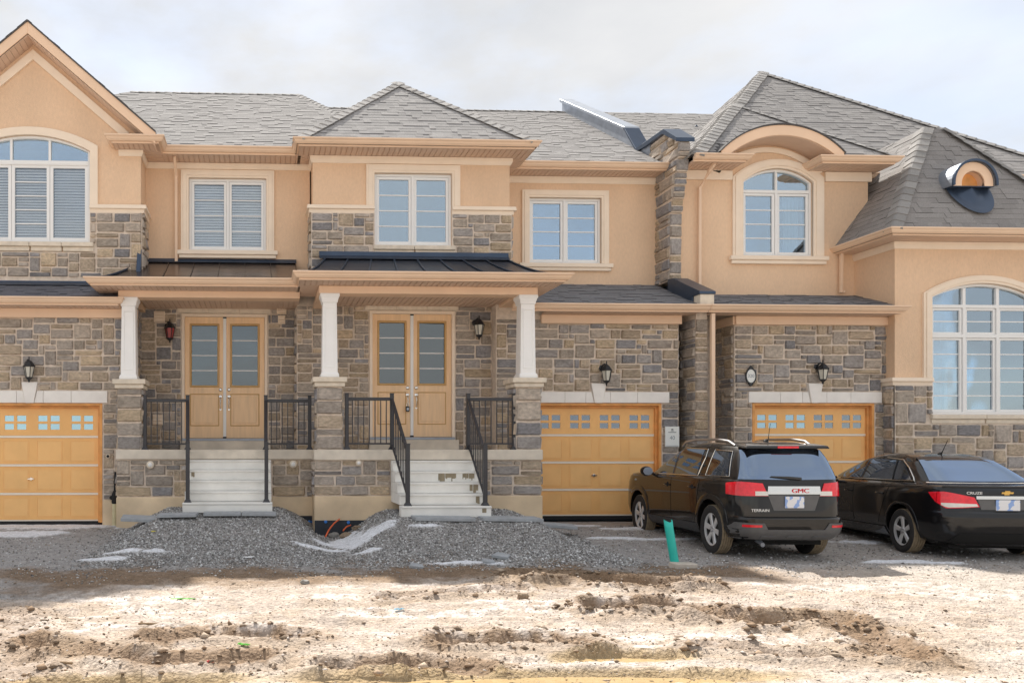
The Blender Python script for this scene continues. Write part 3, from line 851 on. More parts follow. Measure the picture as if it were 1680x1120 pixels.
metal_panel(H1, (ex0 + .05, YU, ZP), (ex0 + .05, yql, ZP), (tw0, YL, ztl), (tw0 - .1, YL, ztl), 'flash', 'flash', rib=.02)
part('roof_flashing', MB().prism([(YL - .10, ztl - .02), (YL, ztl), (YL, ztl + .07), (YL - .012, ztl + .07)], tw0, .68, axis='x'), 'flash', H1)
part('roof_flashing', MB().prism([(YU - .32, ZP + .03), (YU + .03, ZP + .08), (YL, ztl + .02), (YL, ztl + .16), (YU - .03, ztl + .1)], tw0 - .02, tw0 + .06, axis='x'), 'flash', H1)
# porch back wall and door
dx0, dx1 = X(298, YL), X(439, YL); dz0, dz1 = Z(368, 720, YL), Z(368, 515, YL)
part('porch_wall', MB().prism(rect(ax1, .72, ZF - .3, 4.6), YL, YL + .2, [rect(dx0, dx1, ZF - .2, dz1)]), 'mortar', H1)
stones(H1, ax1, .66, ZF, bz0 + .05, YL, [(dx0 - .01, dx1 + .01, 0, dz1 + .01), (dx0 - .10, dx1 + .07, dz1, dz1 + .235)])
entry_door(H1, dx0, dx1, dz0, dz1, YL)
def vent(house, pxa, pxb, pya, pyb, Y, n=4):
    a, b, z0, z1 = X(pxa, Y), X(pxb, Y), Z(pxa, pyb, Y), Z(pxa, pya, Y)
    o = part('wall_vent', MB().box(a, b, Y - .06, Y, z0, z1), 'trim', house, bevel=.006)
    for i in range(n):
        z = z0 + (z1 - z0) * (i + .5) / n
        part('louvre', MB().hexa([(a + .015, Y - .085, z - .018), (b - .015, Y - .085, z - .018), (b - .015, Y - .061, z), (a + .015, Y - .061, z), (a + .015, Y - .085, z - .012), (b - .015, Y - .085, z - .012), (b - .015, Y - .061, z + .012), (a + .015, Y - .061, z + .012)]), 'trim', o)
vent(H1, 253, 271, 511, 529, YL); vent(H1, 454, 470, 500, 516, YL); vent(H1, 456, 468, 518, 532, YL, 3); vent(H1, 251, 268, 680, 697, YL, 3)
def disc(house, px, py, Y, r, name, m='white'):
    c = (X(px, Y), Y, Z(px, py, Y))
    o = part(name, MB().lathe([(r * 1.25, 0), (r * 1.25, -.045), (r * 1.1, -.055)], 14, c, 'y'), 'sillstone', house, bevel=.004)
    part('cover', MB().lathe([(r * .7, -.05), (r * .7, -.075), (r * .4, -.085)], 12, c, 'y'), m, o)
disc(H1, 247, 762, ypl, .055, 'wall_outlet'); disc(H1, 481, 761, ypl, .055, 'wall_outlet')
disc(H1, 178, 748, YA, .035, 'wall_outlet', 'rubber')

# ------------------------------------------------------------------ MIDDLE HOUSE
bx0, bx1 = X(513, YD), X(836, YD)
# bay
x0, x1, z0, z1 = X(614, YD), X(741, YD), Z(678, 404, YD), Z(678, 285, YD)
zb = Z(560, 350, YD); ztr_ = 4.8
stucco_wall(H2, rect(bx0, bx1, ztr_, ZE - .1), YD, [rect(x0, x1, z0, z1)])
for xx in (bx0 + .001, bx1 - .2): part('side_wall', MB().box(xx, xx + .199, YD + .2, YM, ztr_, ZE - .1), 'stucco', H2)
bm_ = MB()
for a, b in ((bx0 - .03, x0), (x1, bx1 + .03)): bm_.box(a, b, YD - .035, YD - .001, ztr_, zb)
bm_.box(x0, x1, YD - .035, YD - .001, ztr_, z0 - .17); bm_.box(bx0 - .03, bx0, YD - .034, YM, ztr_, zb); bm_.box(bx1, bx1 + .03, YD - .034, YM, ztr_, zb)
part('stone_backing', bm_, 'mortar', H2)
stones(H2, bx0 - .03, bx1 + .03, ztr_ + .05, zb, YD - .035, [(x0 - .01, x1 + .01, z0 - .18, 99), (x0 - .09, x1 + .09, z0 - .18, z0)])
stones(H2, YD - .03, YL, ztr_ + .05, zb, bx0 - .03, face='-x'); stones(H2, YD - .03, YM, ztr_ + .05, zb, bx1 + .03, face='+x')
band(H2, [(bx0 - .03, YL), (bx0 - .03, YD), (x0 - .002, YD)], zb); band(H2, [(x1 + .002, YD), (bx1 + .03, YD), (bx1 + .03, YM)], zb)
window(H2, x0, x1, z0, z1, YD)
w_ = .16
part('window_surround', MB().prism([(x0 - w_, zb + .146), (x0, zb + .146), (x0, z1), (x1, z1), (x1, zb + .146), (x1 + w_, zb + .146), (x1 + w_, z1 + w_), (x0 - w_, z1 + w_)], YD - .05, YD + .02), 'trim', H2, bevel=.008)
part('surround_moulding', MB().prism([(x0 - w_ + .04, zb + .148), (x0 - w_ + .04, z1 + w_ - .04), (x1 + w_ - .04, z1 + w_ - .04), (x1 + w_ - .04, zb + .148), (x1 + .04, zb + .148), (x1 + .04, z1 + .04), (x0 - .04, z1 + .04), (x0 - .04, zb + .148)], YD - .065, YD - .05), 'trim', H2, bevel=.006)
stone_sill(H2, x0 - .03, x1 + .06, z0, YD, 2)
part('inner_wall', MB().box(bx0 + .21, bx1 - .21, YD + .45, 17.5, ztr_, ZE - .05), 'interior', H2)
# bay eaves and pyramid roof
yb = YD - .5
gl, gr = X(482, yb) + .1, X(886, yb) - .12
gutter(H2, [(gl, YL - .5), (gl, yb), (gr, yb), (gr, YM - .45), (8.22, YM - .45)], ZE)
soffit(H2, gl, gr, yb, YD, ZE - GH); soffit(H2, gl, bx0, YD + .001, YL, ZE - GH, 'y'); soffit(H2, bx1, gr, YD + .001, YM, ZE - GH, 'y')
part('cornice', MB().sweep([(bx0, YL), (bx0, YD), (bx1, YD), (bx1, YM), (8.2, YM)], [(0, 0), (.05, 0), (.05, -.06), (.02, -.13), (0, -.13)], ZE - GH - .005), 'trim', H2)
pcx = (gl + gr) / 2; pcy = yb + (gr - gl) / 2; pcz = Z(650, 136, pcy)
apex = (pcx, pcy, pcz)
roof(H2, [([(gl - .04, yb - .04, ZE), (gr + .04, yb - .04, ZE), apex], True),
          ([(gl - .04, yb - .04, ZE), (gl - .04, 20, ZE), (pcx, 20, pcz), apex], True),
          ([(gr + .04, yb - .04, ZE), (gr + .04, 20, ZE), (pcx, 20, pcz), apex], True)],
     [((gl - .04, yb - .04, ZE + .01), apex), ((gr + .04, yb - .04, ZE + .01), apex)], tone=(.39, .375, .365))
# recess wall
x0, x1, z0, z1 = X(868, YM), X(986, YM), Z(930, 433, YM), Z(930, 325, YM)
stucco_wall(H2, rect(bx1 - .3, 8.25, 4.4, ZE - .1), YM, [rect(x0, x1, z0, z1)])
window(H2, x0, x1, z0, z1, YM); square_trim(H2, x0, x1, z0, z1, YM)
soffit(H2, gr, 8.2, YM - .45, YM, ZE - GH)
yrm = 21.7; zrm = Z(850, 182, yrm); ym = YM - .45
roof(H2, [([(.6, ym, ZE), (8.22, ym, ZE), (8.22, yrm, zrm), (.6, yrm, zrm)], True),
          ([(.6, 27, ZE), (8.22, 27, ZE), (8.22, yrm, zrm), (.6, yrm, zrm)], False)], [((.9, yrm, zrm), (8.2, yrm, zrm))])
part('inner_wall', MB().box(.72, 8.2, YM + .45, 26, -.2, ZE), 'interior', H2)
# porch
ypr, yqr = 13.85, 13.45
qx0, qx1 = X(515, ypr), X(890, ypr)
part('porch_slab', MB().box(qx0, qx1, ypr - .03, YD, ZF - .18, ZF + .001), 'slab_conc', H2, bevel=.012)
part('porch_base', MB().box(qx0 + .02, qx1 - .02, ypr + .02, YD, -.3, ZF - .181), 'mortar', H2)
fz2 = Z(700, 813, ypr)
part('foundation', MB().box(qx0 + .005, qx1 - .005, ypr - .025, ypr + .019, -.3, fz2), 'found', H2, bevel=.01)
part('foundation', MB().box(qx0 + .005, qx0 + .0195, ypr + .02, ypl, -.3, fz2), 'found', H2)
stones(H2, qx0, qx1, fz2 + .004, ZF - .185, ypr + .02, cw=.125, ch=.09, big=2, holes=[(2.22, 3.6, 0, 2)])
stones(H2, ypr + .03, ypl, fz2, ZF - .185, qx0 + .02, face='-x', cw=.15)
stones(H2, ypr + .03, YG, fz2, ZF - .185, qx1 - .02, face='+x', cw=.15)
zcp = Z(540, 634, ypr)
for pa, pb, cc in ((519, 563, 541.5), (846, 889, 867.5)):
    a, b = X(pa, ypr), X(pb, ypr)
    pier(H2, a, b, ypr, ZF, zcp); pier_cap(H2, (a + b) / 2, b - a, ypr, zcp, b - a)
    porch_column(H2, X(cc, ypr + .03), ypr + .03, zcp + .165, Z(540, 480, ypr))
bz0 = Z(540, 480, ypr)
b0, b1 = X(524, ypr), X(884, ypr)
part('porch_beam', MB().box(b0, b1, ypr + .05, ypr + .36, bz0, ZP - GH - .0), 'frieze', H2, bevel=.006)
for xa in (b0, b1 - .3): part('porch_beam', MB().box(xa, xa + .3, ypr + .362, YD if xa == b0 else YG, bz0, ZP - GH - .0), 'frieze', H2, bevel=.006)
soffit(H2, b0 + .3, b1 - .3, ypr + .362, YD, bz0 + .06)
ex0, ex1 = X(482, yqr) + .1, X(938, yqr) - .12
gutter(H2, [(ex0, yql), (ex0, yqr), (ex1, yqr), (ex1, YG - .3)], ZP)
soffit(H2, ex0, ex1, yqr, ypr + .05, ZP - GH); soffit(H2, b1, ex1, ypr + .051, YG, ZP - GH, 'y'); soffit(H2, ex0, b0, ypr + .051, ypl + .5, ZP - GH, 'y')
zt2 = Z(680, 424, YD)
ta, tb = X(536, YD), X(828, YD)
n = 8
for i in range(n):
    ea = ex0 + .02 + (ex1 - ex0 - .04) * i / n; eb = ex0 + .02 + (ex1 - ex0 - .04) * (i + 1) / n
    metal_panel(H2, (ea, yqr, ZP), (eb, yqr, ZP), (ta + (tb - ta) * (i + 1) / n, YD, zt2), (ta + (tb - ta) * i / n, YD, zt2), 'metal_roof', 'flash', bow=1.35, rib=.017)
metal_panel(H2, (ex0 + .02, YD + .3, ZP), (ex0 + .02, yqr, ZP), (ta, YD, zt2), (ta - .05, YD, zt2), 'metal_roof', 'flash', bow=1.35, rib=.02)
metal_panel(H2, (ex1 - .02, yqr, ZP), (ex1 - .02, YG + .4, ZP), (tb + .05, YG + .4, zt2), (tb, YD, zt2), 'metal_roof', 'flash', bow=1.35, rib=.017)
part('roof_flashing', MB().prism([(YD - .2, zt2 - .06), (YD - .03, zt2), (YD - .03, zt2 + .10), (YD - .095, zt2 + .10), (YD - .105, zt2 + .02)], bx0 + .12, bx1 - .05, axis='x'), 'flash', H2)
# porch back wall and door
dx0, dx1 = X(606, YD), X(746, YD); dz0, dz1 = Z(676, 718, YD), Z(676, 510, YD)
pwx0, pwx1 = X(487, YD), X(814, YG)
part('porch_wall', MB().prism(rect(pwx0, pwx1 + .2, ZF - .3, 4.8), YD, YD + .2, [rect(dx0, dx1, ZF - .2, dz1)]), 'mortar', H2)
part('side_wall', MB().box(pwx0, pwx0 + .2, YD + .2, YL, ZF - .3, 4.6), 'mortar', H2)
stones(H2, YD + .02, YL - .02, ZF, bz0 + .05, pwx0, face='-x')
stones(H2, pwx0, pwx1, ZF, bz0 + .06, YD, [(dx0 - .01, dx1 + .01, 0, dz1 + .01), (dx0 - .10, dx1 + .07, dz1, dz1 + .235)])
entry_door(H2, dx0, dx1, dz0, dz1, YD)
disc(H2, 588, 759, ypr, .04, 'wall_outlet')
# garage
mx0, mx1 = pwx1, X(1113, YG)
gxc = X(980, YG); gx1 = X(1085, YG); gx0 = 2 * gxc - gx1
gz0, gz1 = Z(980, 848, YG), Z(980, 661, YG)
lz0, lz1 = gz1 + .003, Z(980, 643, YG)
part('garage_wall', MB().prism(rect(mx0, mx1, -.25, ZG + .1), YG, YG + .3, [rect(gx0, gx1, -.2, gz1)]), 'mortar', H2)
stones(H2, mx0, mx1, -.15, ZG - .2, YG, [(gx0 - .01, gx1 + .01, -1, gz1 + .02), (gx0 - .10, gx1 + .12, lz0 - .01, lz1 + .01), (gxc - .15, gxc + .15, lz1 - .05, Z(980, 629, YG))])
stones(H2, YG + .02, 15.9, -.15, ZG - .2, mx1, face='+x')
lintel(H2, gx0 - .02, gx1 + .14, lz0, lz1, YG, gxc, Z(980, 629, YG))
garage_door(H2, gx0, gx1, gz0, gz1, YG)
part('inner_wall', MB().box(mx0 + .1, mx1 - .05, YG + .35, 19, -.2, ZG - .1), 'interior', H2)
yg = YG - .45; PX0, PX1 = 8.22, 8.47
part('frieze', MB().box(X(886, YG), mx1 + .03, YG - .085, YG, ZG - GH - .165, ZG - GH), 'frieze', H2, bevel=.006)
part('frieze', MB().box(mx1 + .03, PX0, 15.82, 15.9, ZG - GH - .165, ZG - GH), 'frieze', H2, bevel=.006)
gutter(H2, [(ex1 - .5, yg), (PX0 + .13, yg)], ZG)
soffit(H2, X(886, YG), mx1 + .03, yg, YG - .086, ZG - GH); soffit(H2, mx1 + .031, PX0, yg, 15.9, ZG - GH)
zs_ = ZG + (YM - yg) * .42
roof(H2, [([(b1 - .02, yg, ZG), (PX0, yg, ZG), (PX0, YM, zs_), (b1 - .02, YM, zs_)], True)], tone=(.24, .24, .25), name='garage_roof')
part('recess_wall', MB().box(mx1 - .2, PX0 + .05, 15.9, 16.1, -.2, ZG), 'mortar', H2)
stones(H2, mx1 + .03, PX0 + .05, -.15, ZG - .2, 15.9)
downspout(H2, [(X(1094, YM - .1), YM - .4, ZE - .12), (X(1094, YM - .1), YM - .1, ZE - .25), (X(1094, YM - .1), YM - .08, zs_ + .12), (X(1094, YM - .1) - .08, YM - .16, zs_ + .04)])
downspout(H2, [(X(1170, 14.78), 14.80, ZG - .14), (X(1170, 14.78), 14.80, -.02)], .05)

# ------------------------------------------------------------------ PARTY WALL between middle and right house
PW = empty('party_wall', (8.35, 15.6, 0), 'corbelled stone party wall with dark metal coping rising between the middle and right roofs', 'wall')
part('pier', MB().box(PX0 + .02, PX1 - .02, 14.97, 16.2, -.2, ZG - .02), 'mortar', PW)
stones(PW, 14.98, 15.88, -.15, ZG - .2, PX0 + .02, face='-x', cw=.16)
stones(PW, PX0, PX1, -.15, ZG - .2, 14.97, cw=.125)
stones(PW, 14.98, 15.7, -.15, ZG - .2, PX1 - .02, face='+x', cw=.16)
part('block', MB().box(PX0 - .01, PX1 + .01, yg + .02, yg + .25, ZG - .01, ZG + .22), 'sillstone', PW, bevel=.008)
mb = MB(); mb.prism([(yg + .0, ZG + .22), (yg + .0, ZG + .27), (15.75, ZG + .72), (15.95, ZG + .74), (15.95, ZG + .05), (yg + .26, ZG + .02), (yg + .26, ZG + .22)], PX0 - .03, PX1 + .03, axis='x')
part('coping', mb, 'flash', PW, bevel=.006)
zc0 = ZG + .72
lev = [(zc0, 15.93), (zc0 + 1.35, 15.93), (zc0 + 1.36, 15.87), (zc0 + 1.60, 15.87), (zc0 + 1.61, 15.79), (zc0 + 1.85, 15.79), (zc0 + 1.86, 15.72), (zc0 + 2.1, 15.72), (zc0 + 2.11, 15.66), (zc0 + 2.35, 15.66), (zc0 + 2.36, 15.60), (7.42, 15.60)]
top_z = 7.78
out = [(y, z) for z, y in lev]
part('pier', MB().prism(out + [(16.1, top_z), (16.9, top_z), (16.9, zc0)], PX0 + .02, PX1 - .02, axis='x'), 'mortar', PW)
for (z0_, y0_), (z1_, y1_) in zip(lev[0::2], lev[1::2]):
    stones(PW, y0_ + .01, 16.78, z0_ + .002, z1_, PX0 + .02, face='-x', cw=.15, ch=.115)
    stones(PW, PX0, PX1, z0_ + .002, z1_, y0_, cw=.125, ch=.12)
stones(PW, 16.0, 16.78, 7.42, top_z - .05, PX0 + .02, face='-x', cw=.15, ch=.115)
stones(PW, 15.75, 16.0, 7.42, 7.55, PX0 + .02, face='-x', cw=.15, ch=.115)
part('coping', MB().prism([(15.54, 7.40), (15.54, 7.48), (16.08, 7.86), (17.0, 7.90), (17.0, 7.80), (16.12, 7.77)], PX0 - .06, PX1 + .06, axis='x'), 'flash', PW, bevel=.006)
# metal clad parapet climbing the roof
ms = (zrm - ZE) / (yrm - ym)
rz = lambda y: ZE + (y - ym) * ms
mb = MB(); mb.prism([(16.75, rz(16.75) - .1), (16.75, 7.80), (17.3, 7.86), (17.9, rz(17.9) + .34), (yrm + .05, rz(yrm) + .34), (yrm + .05, rz(yrm) - .1)], PX0 + .0, PX1, axis='x')
part('metal_cladding', mb, 'galv', PW)
part('coping', MB().prism([(17.85, rz(17.85) + .32), (17.85, rz(17.85) + .39), (yrm + .1, rz(yrm) + .39), (yrm + .1, rz(yrm) + .3)], PX0 - .05, PX1 + .05, axis='x'), 'galv', PW, bevel=.005)
part('coping', MB().prism([(16.7, 7.79), (16.7, 7.87), (17.3, 7.92), (17.9, rz(17.9) + .395), (17.9, rz(17.9) + .33), (17.3, 7.84)], PX0 - .05, PX1 + .05, axis='x'), 'flash', PW, bevel=.005)

# ------------------------------------------------------------------ RIGHT HOUSE
# garage
rx0_, rx1_ = X(1205, YG), X(1462, YG)
gx0, gx1 = X(1234, YG), X(1434, YG); gxc = (gx0 + gx1) / 2
gz0, gz1 = Z(1330, 846, YG), Z(1330, 661, YG); lz0, lz1 = gz1 + .003, Z(1330, 643, YG)
part('garage_wall', MB().prism(rect(rx0_, rx1_, -.25, ZG + .1), YG, YG + .3, [rect(gx0, gx1, -.2, gz1)]), 'mortar', H3)
stones(H3, rx0_, rx1_, -.15, ZG - .2, YG, [(gx0 - .01, gx1 + .01, -1, gz1 + .02), (gx0 - .10, gx1 + .14, lz0 - .01, lz1 + .01), (gxc - .15, gxc + .15, lz1 - .05, Z(1335, 629, YG))])
lintel(H3, gx0 - .09, gx1 + .13, lz0, lz1, YG, gxc, Z(1335, 629, YG))
garage_door(H3, gx0, gx1, gz0, gz1, YG, sky=8)
part('side_wall', MB().box(rx0_, rx0_ + .2, YG + .3, 15.9, -.2, ZG), 'mortar', H3)
stones(H3, YG + .02, 15.9, -.15, ZG - .2, rx0_, face='-x')
part('recess_wall', MB().box(PX1 - .05, rx0_ + .1, 15.9, 16.1, -.2, ZG), 'mortar', H3)
part('inner_wall', MB().box(rx0_ + .21, rx1_ - .02, YG + .35, 19, -.2, ZG - .1), 'interior', H3)
part('frieze', MB().box(rx0_ - .02, rx1_ + .1, YG - .085, YG, ZG - GH - .165, ZG - GH), 'frieze', H3, bevel=.006)
part('frieze', MB().box(rx0_ - .06, rx0_ - .021, YG - .05, 15.9, ZG - GH - .165, ZG - GH), 'frieze', H3, bevel=.006)
gxe = X(1482, yg) - .05
gutter(H3, [(PX0 + .14, yg), (gxe, yg), (gxe, YW + .1)], ZG)
soffit(H3, PX1, gxe, yg, YG - .086, ZG - GH)
zs3 = ZG + (YR - yg) * .36
roof(H3, [([(PX1, yg, ZG), (gxe, yg, ZG), (X(1412, YR), YR, zs3), (PX1, YR, zs3)], True)], tone=(.24, .24, .25), name='garage_roof')
# upper wall with eyebrow
ux0, ux1 = PX1 - .03, X(1424, YR)
yr = YR - .5
ac = X(1280, yr); aL, aR = X(1182, yr), X(1384, yr)
zs = Z(1182, 247, yr); ars = Z(1280, 206, yr) - zs
wcx = X(1275.5, YR); wh = X(1333, YR) - wcx
wz0, wzs = Z(1275, 421, YR), Z(1333, 300, YR); wrise = Z(1275, 277, YR) - wzs
hole = archp(wcx - wh, wcx + wh, wz0, wzs, wrise)
outer = [(ux0, 4.3), (ux1, 4.3), (ux1, ZE - .1)] + arc(aL + .12, aR - .12, ZE - .1, ars + zs - ZE - .05) + [(ux0, ZE - .1)]
stucco_wall(H3, outer, YR, [hole])
part('side_wall', MB().box(ux1 - .2, ux1 - .001, YR + .2, 17, 4.3, ZE - .1), 'stucco', H3)
part('inner_wall', MB().box(PX1 + .02, ux1 - .21, YR + .45, 17.6, 4, ZE), 'interior', H3)
part('inner_wall', MB().box(PX1 + .02, X(1468, YW), 17.62, 25.5, -.2, ZE), 'stucco', H3)
part('inner_wall', MB().box(X(1468, YW) + .002, 17.2, 19.2, 25.5, -.2, ZE), 'stucco', H3)
part('recess_wall', MB().box(ux1 - .1, 17.2, 17.0, 17.6, 5.32, ZE), 'stucco', H3)
w = part('window', MB().prism(hole, YR + .035, YR + .13, [archp(wcx - wh + .05, wcx + wh - .05, Z(1275, 311, YR), wzs, wrise - .05), rect(wcx - wh + .05, wcx - .025, wz0 + .05, Z(1275, 316, YR)), rect(wcx + .025, wcx + wh - .05, wz0 + .05, Z(1275, 316, YR))]), 'pvc', H3, bevel=.004)
part('pane', MB().prism(archp(wcx - wh + .045, wcx + wh - .045, Z(1275, 312, YR), wzs, wrise - .045), YR + .085, YR + .09), 'win_glass', w)
part('muntin', MB().box(wcx - .02, wcx + .02, YR + .04, YR + .084, Z(1275, 311, YR), wzs + wrise - .05), 'pvc', w)
zt_ = Z(1275, 316, YR) - .003
for a, b in ((wcx - wh + .053, wcx - .028), (wcx + .028, wcx + wh - .053)): sash(w, a, b, wz0 + .053, zt_, YR, rows=4)
mb = MB(); cx0 = wcx + .26; vs, fs = [], []
for i in range(15):
    vs += [(cx0 + i * .02, YR + .2 + .02 * sin(i * 2.1), wz0 + .05), (cx0 + i * .02 + .05 * (i / 14 - .5), YR + .2 + .02 * sin(i * 2.1 + .4), zt_)]
fs = [(2 * i, 2 * i + 2, 2 * i + 3, 2 * i + 1) for i in range(14)]
part('curtain', MB().add(vs, fs), 'white', w)
ow = X(1350, YR) - wcx
def arch_trim(house, c, h, o, z0, zs, rise, zs2, rise2, Y):
    p = [(c - h, z0), (c - h, zs)] + arc(c - h, c + h, zs, rise)[::-1][1:] + [(c + h, z0), (c + o, z0), (c + o, zs2)] + arc(c - o, c + o, zs2, rise2)[1:] + [(c - o, z0)]
    part('window_surround', MB().prism(p, Y - .045, Y + .02), 'trim', house, bevel=.01)
    k = .045
    p = [(c - h - k, z0 + .002), (c - h - k, zs)] + arc(c - h - k, c + h + k, zs + .02, rise + k * .6)[::-1][1:] + [(c + h + k, z0 + .002), (c + o - k, z0 + .002), (c + o - k, zs2)] + arc(c - o + k, c + o - k, zs2, rise2 - k * .6)[1:] + [(c - o + k, z0 + .002)]
    part('surround_moulding', MB().prism(p, Y - .062, Y - .045), 'trim', house, bevel=.006)
arch_trim(H3, wcx, wh, ow, wz0, wzs, wrise, wzs + .1, Z(1275, 262, YR) - wzs - .1, YR)
mb = MB(); mb.box(wcx - ow - .07, wcx + ow + .07, YR - .10, YR, wz0 - .085, wz0 - .002); mb.box(wcx - ow - .035, wcx + ow + .035, YR - .07, YR, wz0 - .16, wz0 - .086)
part('window_sill', mb, 'trim', H3, bevel=.008)
# eyebrow fascia and small barrel roof
A1 = arc(aL, aR, zs, ars, 28); A2 = arc(aL + .04, aR - .04, zs - .20, ars - .0, 28)
part('eyebrow_fascia', MB().prism(A1 + A2[::-1], yr - .03, yr), 'frieze', H3, bevel=.005)
A3 = arc(aL + .05, aR - .05, zs - .21, ars - .0, 28)
mb = MB()
for i in range(28):
    (xa, za), (xb, zb_) = A3[i], A3[i + 1]
    mb.hexa([(xa, yr, za), (xb, yr, zb_), (xb, YR, zb_), (xa, YR, za), (xa, yr, za + .012), (xb, yr, zb_ + .012), (xb, YR, zb_ + .012), (xa, YR, za + .012)])
part('eyebrow_soffit', mb, 'soffit', H3)
B1 = arc(aL - .03, aR + .03, zs - .02, ars + .05, 28); B2 = arc(aL, aR, zs - .02, ars + .022, 28)
part('eyebrow_roof', MB().prism(B1 + B2[::-1], yr - .05, YR + 1.6), 'deck', H3)
part('eyebrow_frieze', MB().prism(arc(aL + .10, aR - .10, zs - .24, ars - .02, 28) + arc(aL + .24, aR - .24, zs - .29, ars - .07, 28)[::-1], YR - .05, YR), 'trim', H3, bevel=.005)
gr1 = X(1475, yr) - .1
gutter(H3, [(PX1, yr), (X(1222, yr), yr), (X(1222, yr), YR)], ZE)
gutter(H3, [(X(1350, yr), YR), (X(1350, yr), yr), (gr1, yr), (gr1, 17.0)], ZE)
soffit(H3, PX1, X(1222, yr), yr, YR, ZE - GH); soffit(H3, X(1350, yr), gr1, yr, YR, ZE - GH); soffit(H3, ux1, gr1, YR + .001, 17, ZE - GH, 'y')
part('cornice', MB().box(PX1, X(1200, YR), YR - .05, YR, ZE - .32, ZE - GH - .005), 'trim', H3, bevel=.006)
part('cornice', MB().box(X(1352, YR), ux1 + .05, YR - .05, YR, ZE - .32, ZE - GH - .005), 'trim', H3, bevel=.006)
# wing roof and big pyramid
gl3 = PX1 - .02
wa = ((gl3 + gr1) / 2, yr + (gr1 - gl3) / 2); waz = Z(1208, 172, wa[1])
wap = (wa[0], wa[1], waz)
kw = (waz - ZE) / (wa[1] - yr + .04)
_h = (aR - aL) / 2 + .03; _r = (_h * _h + (ars + .05) ** 2) / (2 * (ars + .05)); _cx, _cz = (aL + aR) / 2, zs - .02 + ars + .05 - _r
def brow(x): return _cz + sqrt(max(0, _r * _r - (x - _cx) ** 2)) if abs(x - _cx) < _h else ZE
ridge_z = lambda x: ZE + (waz - ZE) * min((x - gl3) / (wa[0] - gl3), (gr1 + .04 - x) / (gr1 + .04 - wa[0]))
pt = lambda x, z: (x, yr - .04 + (z - ZE) / kw, z)
cuts = [gl3] + [aL - .03 + (aR - aL + .06) * i / 20 for i in range(21)] + [gr1 + .04]
cuts = sorted(cuts + [wa[0]])
dk = []
for xa, xb in zip(cuts[:-1], cuts[1:]):
    if xb - xa < 1e-4: continue
    za, zb_ = brow((xa * .999 + xb * .001)), brow((xa * .001 + xb * .999))
    if max(ridge_z(xa), ridge_z(xb)) > max(za, zb_):
        dk.append([pt(xa, min(za, ridge_z(xa))), pt(xb, min(zb_, ridge_z(xb))), pt(xb, ridge_z(xb)), pt(xa, ridge_z(xa) + 1e-4)])
roof(H3, [([(gl3, yr - .04, ZE), (gr1 + .04, yr - .04, ZE), wap], 'cut'),
          ([(gl3, yr - .04, ZE), (gl3, 19, ZE), (wa[0], 19, waz), wap], True),
          ([(gr1 + .04, yr - .04, ZE), (gr1 + .04, 19, ZE), (wa[0], 19, waz), wap], True)],
     [((gl3, yr - .04, ZE + .01), wap, dict(w=.2)), ((gr1 + .04, yr - .04, ZE + .01), wap, dict(w=.09))], name='wing_roof', thick=.03, tone=(.34, .325, .315), deck=dk, skip=lambda p: p.z < brow(p.x) - .05 and abs(p.x - _cx) < _h)
by = 21.06; bxp = X(1248, by); bz = Z(1248, 119, by); he = by - 16.5
roof(H3, [([(bxp - he, 16.5, ZE), (bxp + he, 16.5, ZE), (bxp, by, bz)], True),
          ([(bxp - he, 16.5, ZE), (bxp - he, 25.6, ZE), (bxp, by, bz)], True),
          ([(bxp + he, 16.5, ZE), (bxp + he, 25.6, ZE), (bxp, by, bz)], False),
          ([(bxp - he, 25.6, ZE), (bxp + he, 25.6, ZE), (bxp, by, bz)], False)],
     [((bxp - he * .62, 16.5 + he * .38, ZE + (bz - ZE) * .38), (bxp, by, bz + .01), dict(w=.2)), ((bxp + he, 16.5, ZE + .01), (bxp, by, bz + .01))], tone=(.34, .325, .315))
gutter(H3, [(gr1 + .1, 16.45), (bxp + he + .05, 16.45)], ZE)
soffit(H3, gr1 + .12, bxp + he, 16.45, 17.0, ZE - GH)
zrm3 = zrm
roof(H3, [([(PX1, ym, ZE), (12.6, ym, ZE), (12.6, yrm, zrm3), (PX1, yrm, zrm3)], True), ([(PX1, 27, ZE), (12.6, 27, ZE), (12.6, yrm, zrm3), (PX1, yrm, zrm3)], False)], name='rear_roof')
vx, vy = bxp - he * .55, by - he * .45
vz = ZE + (bz - ZE) * .45
part('roof_vent', MB().hexa([(vx - .25, vy + .9, vz - .05), (vx + .2, vy + .9, vz + .35), (vx + .2, vy + 1.3, vz + .35), (vx - .25, vy + 1.3, vz - .05), (vx - .32, vy + .9, vz + .05), (vx + .12, vy + .9, vz + .47), (vx + .12, vy + 1.3, vz + .47), (vx - .32, vy + 1.3, vz + .05)]), 'flash', H3)
downspout(H3, [(X(1158, YR - .1), YR - .42, ZE - .12), (X(1155, YR - .1), YR - .3, ZE - .24), (X(1149, YR - .1), YR - .08, ZE - .5), (X(1149, YR - .1), YR - .07, zs3 + .03)])
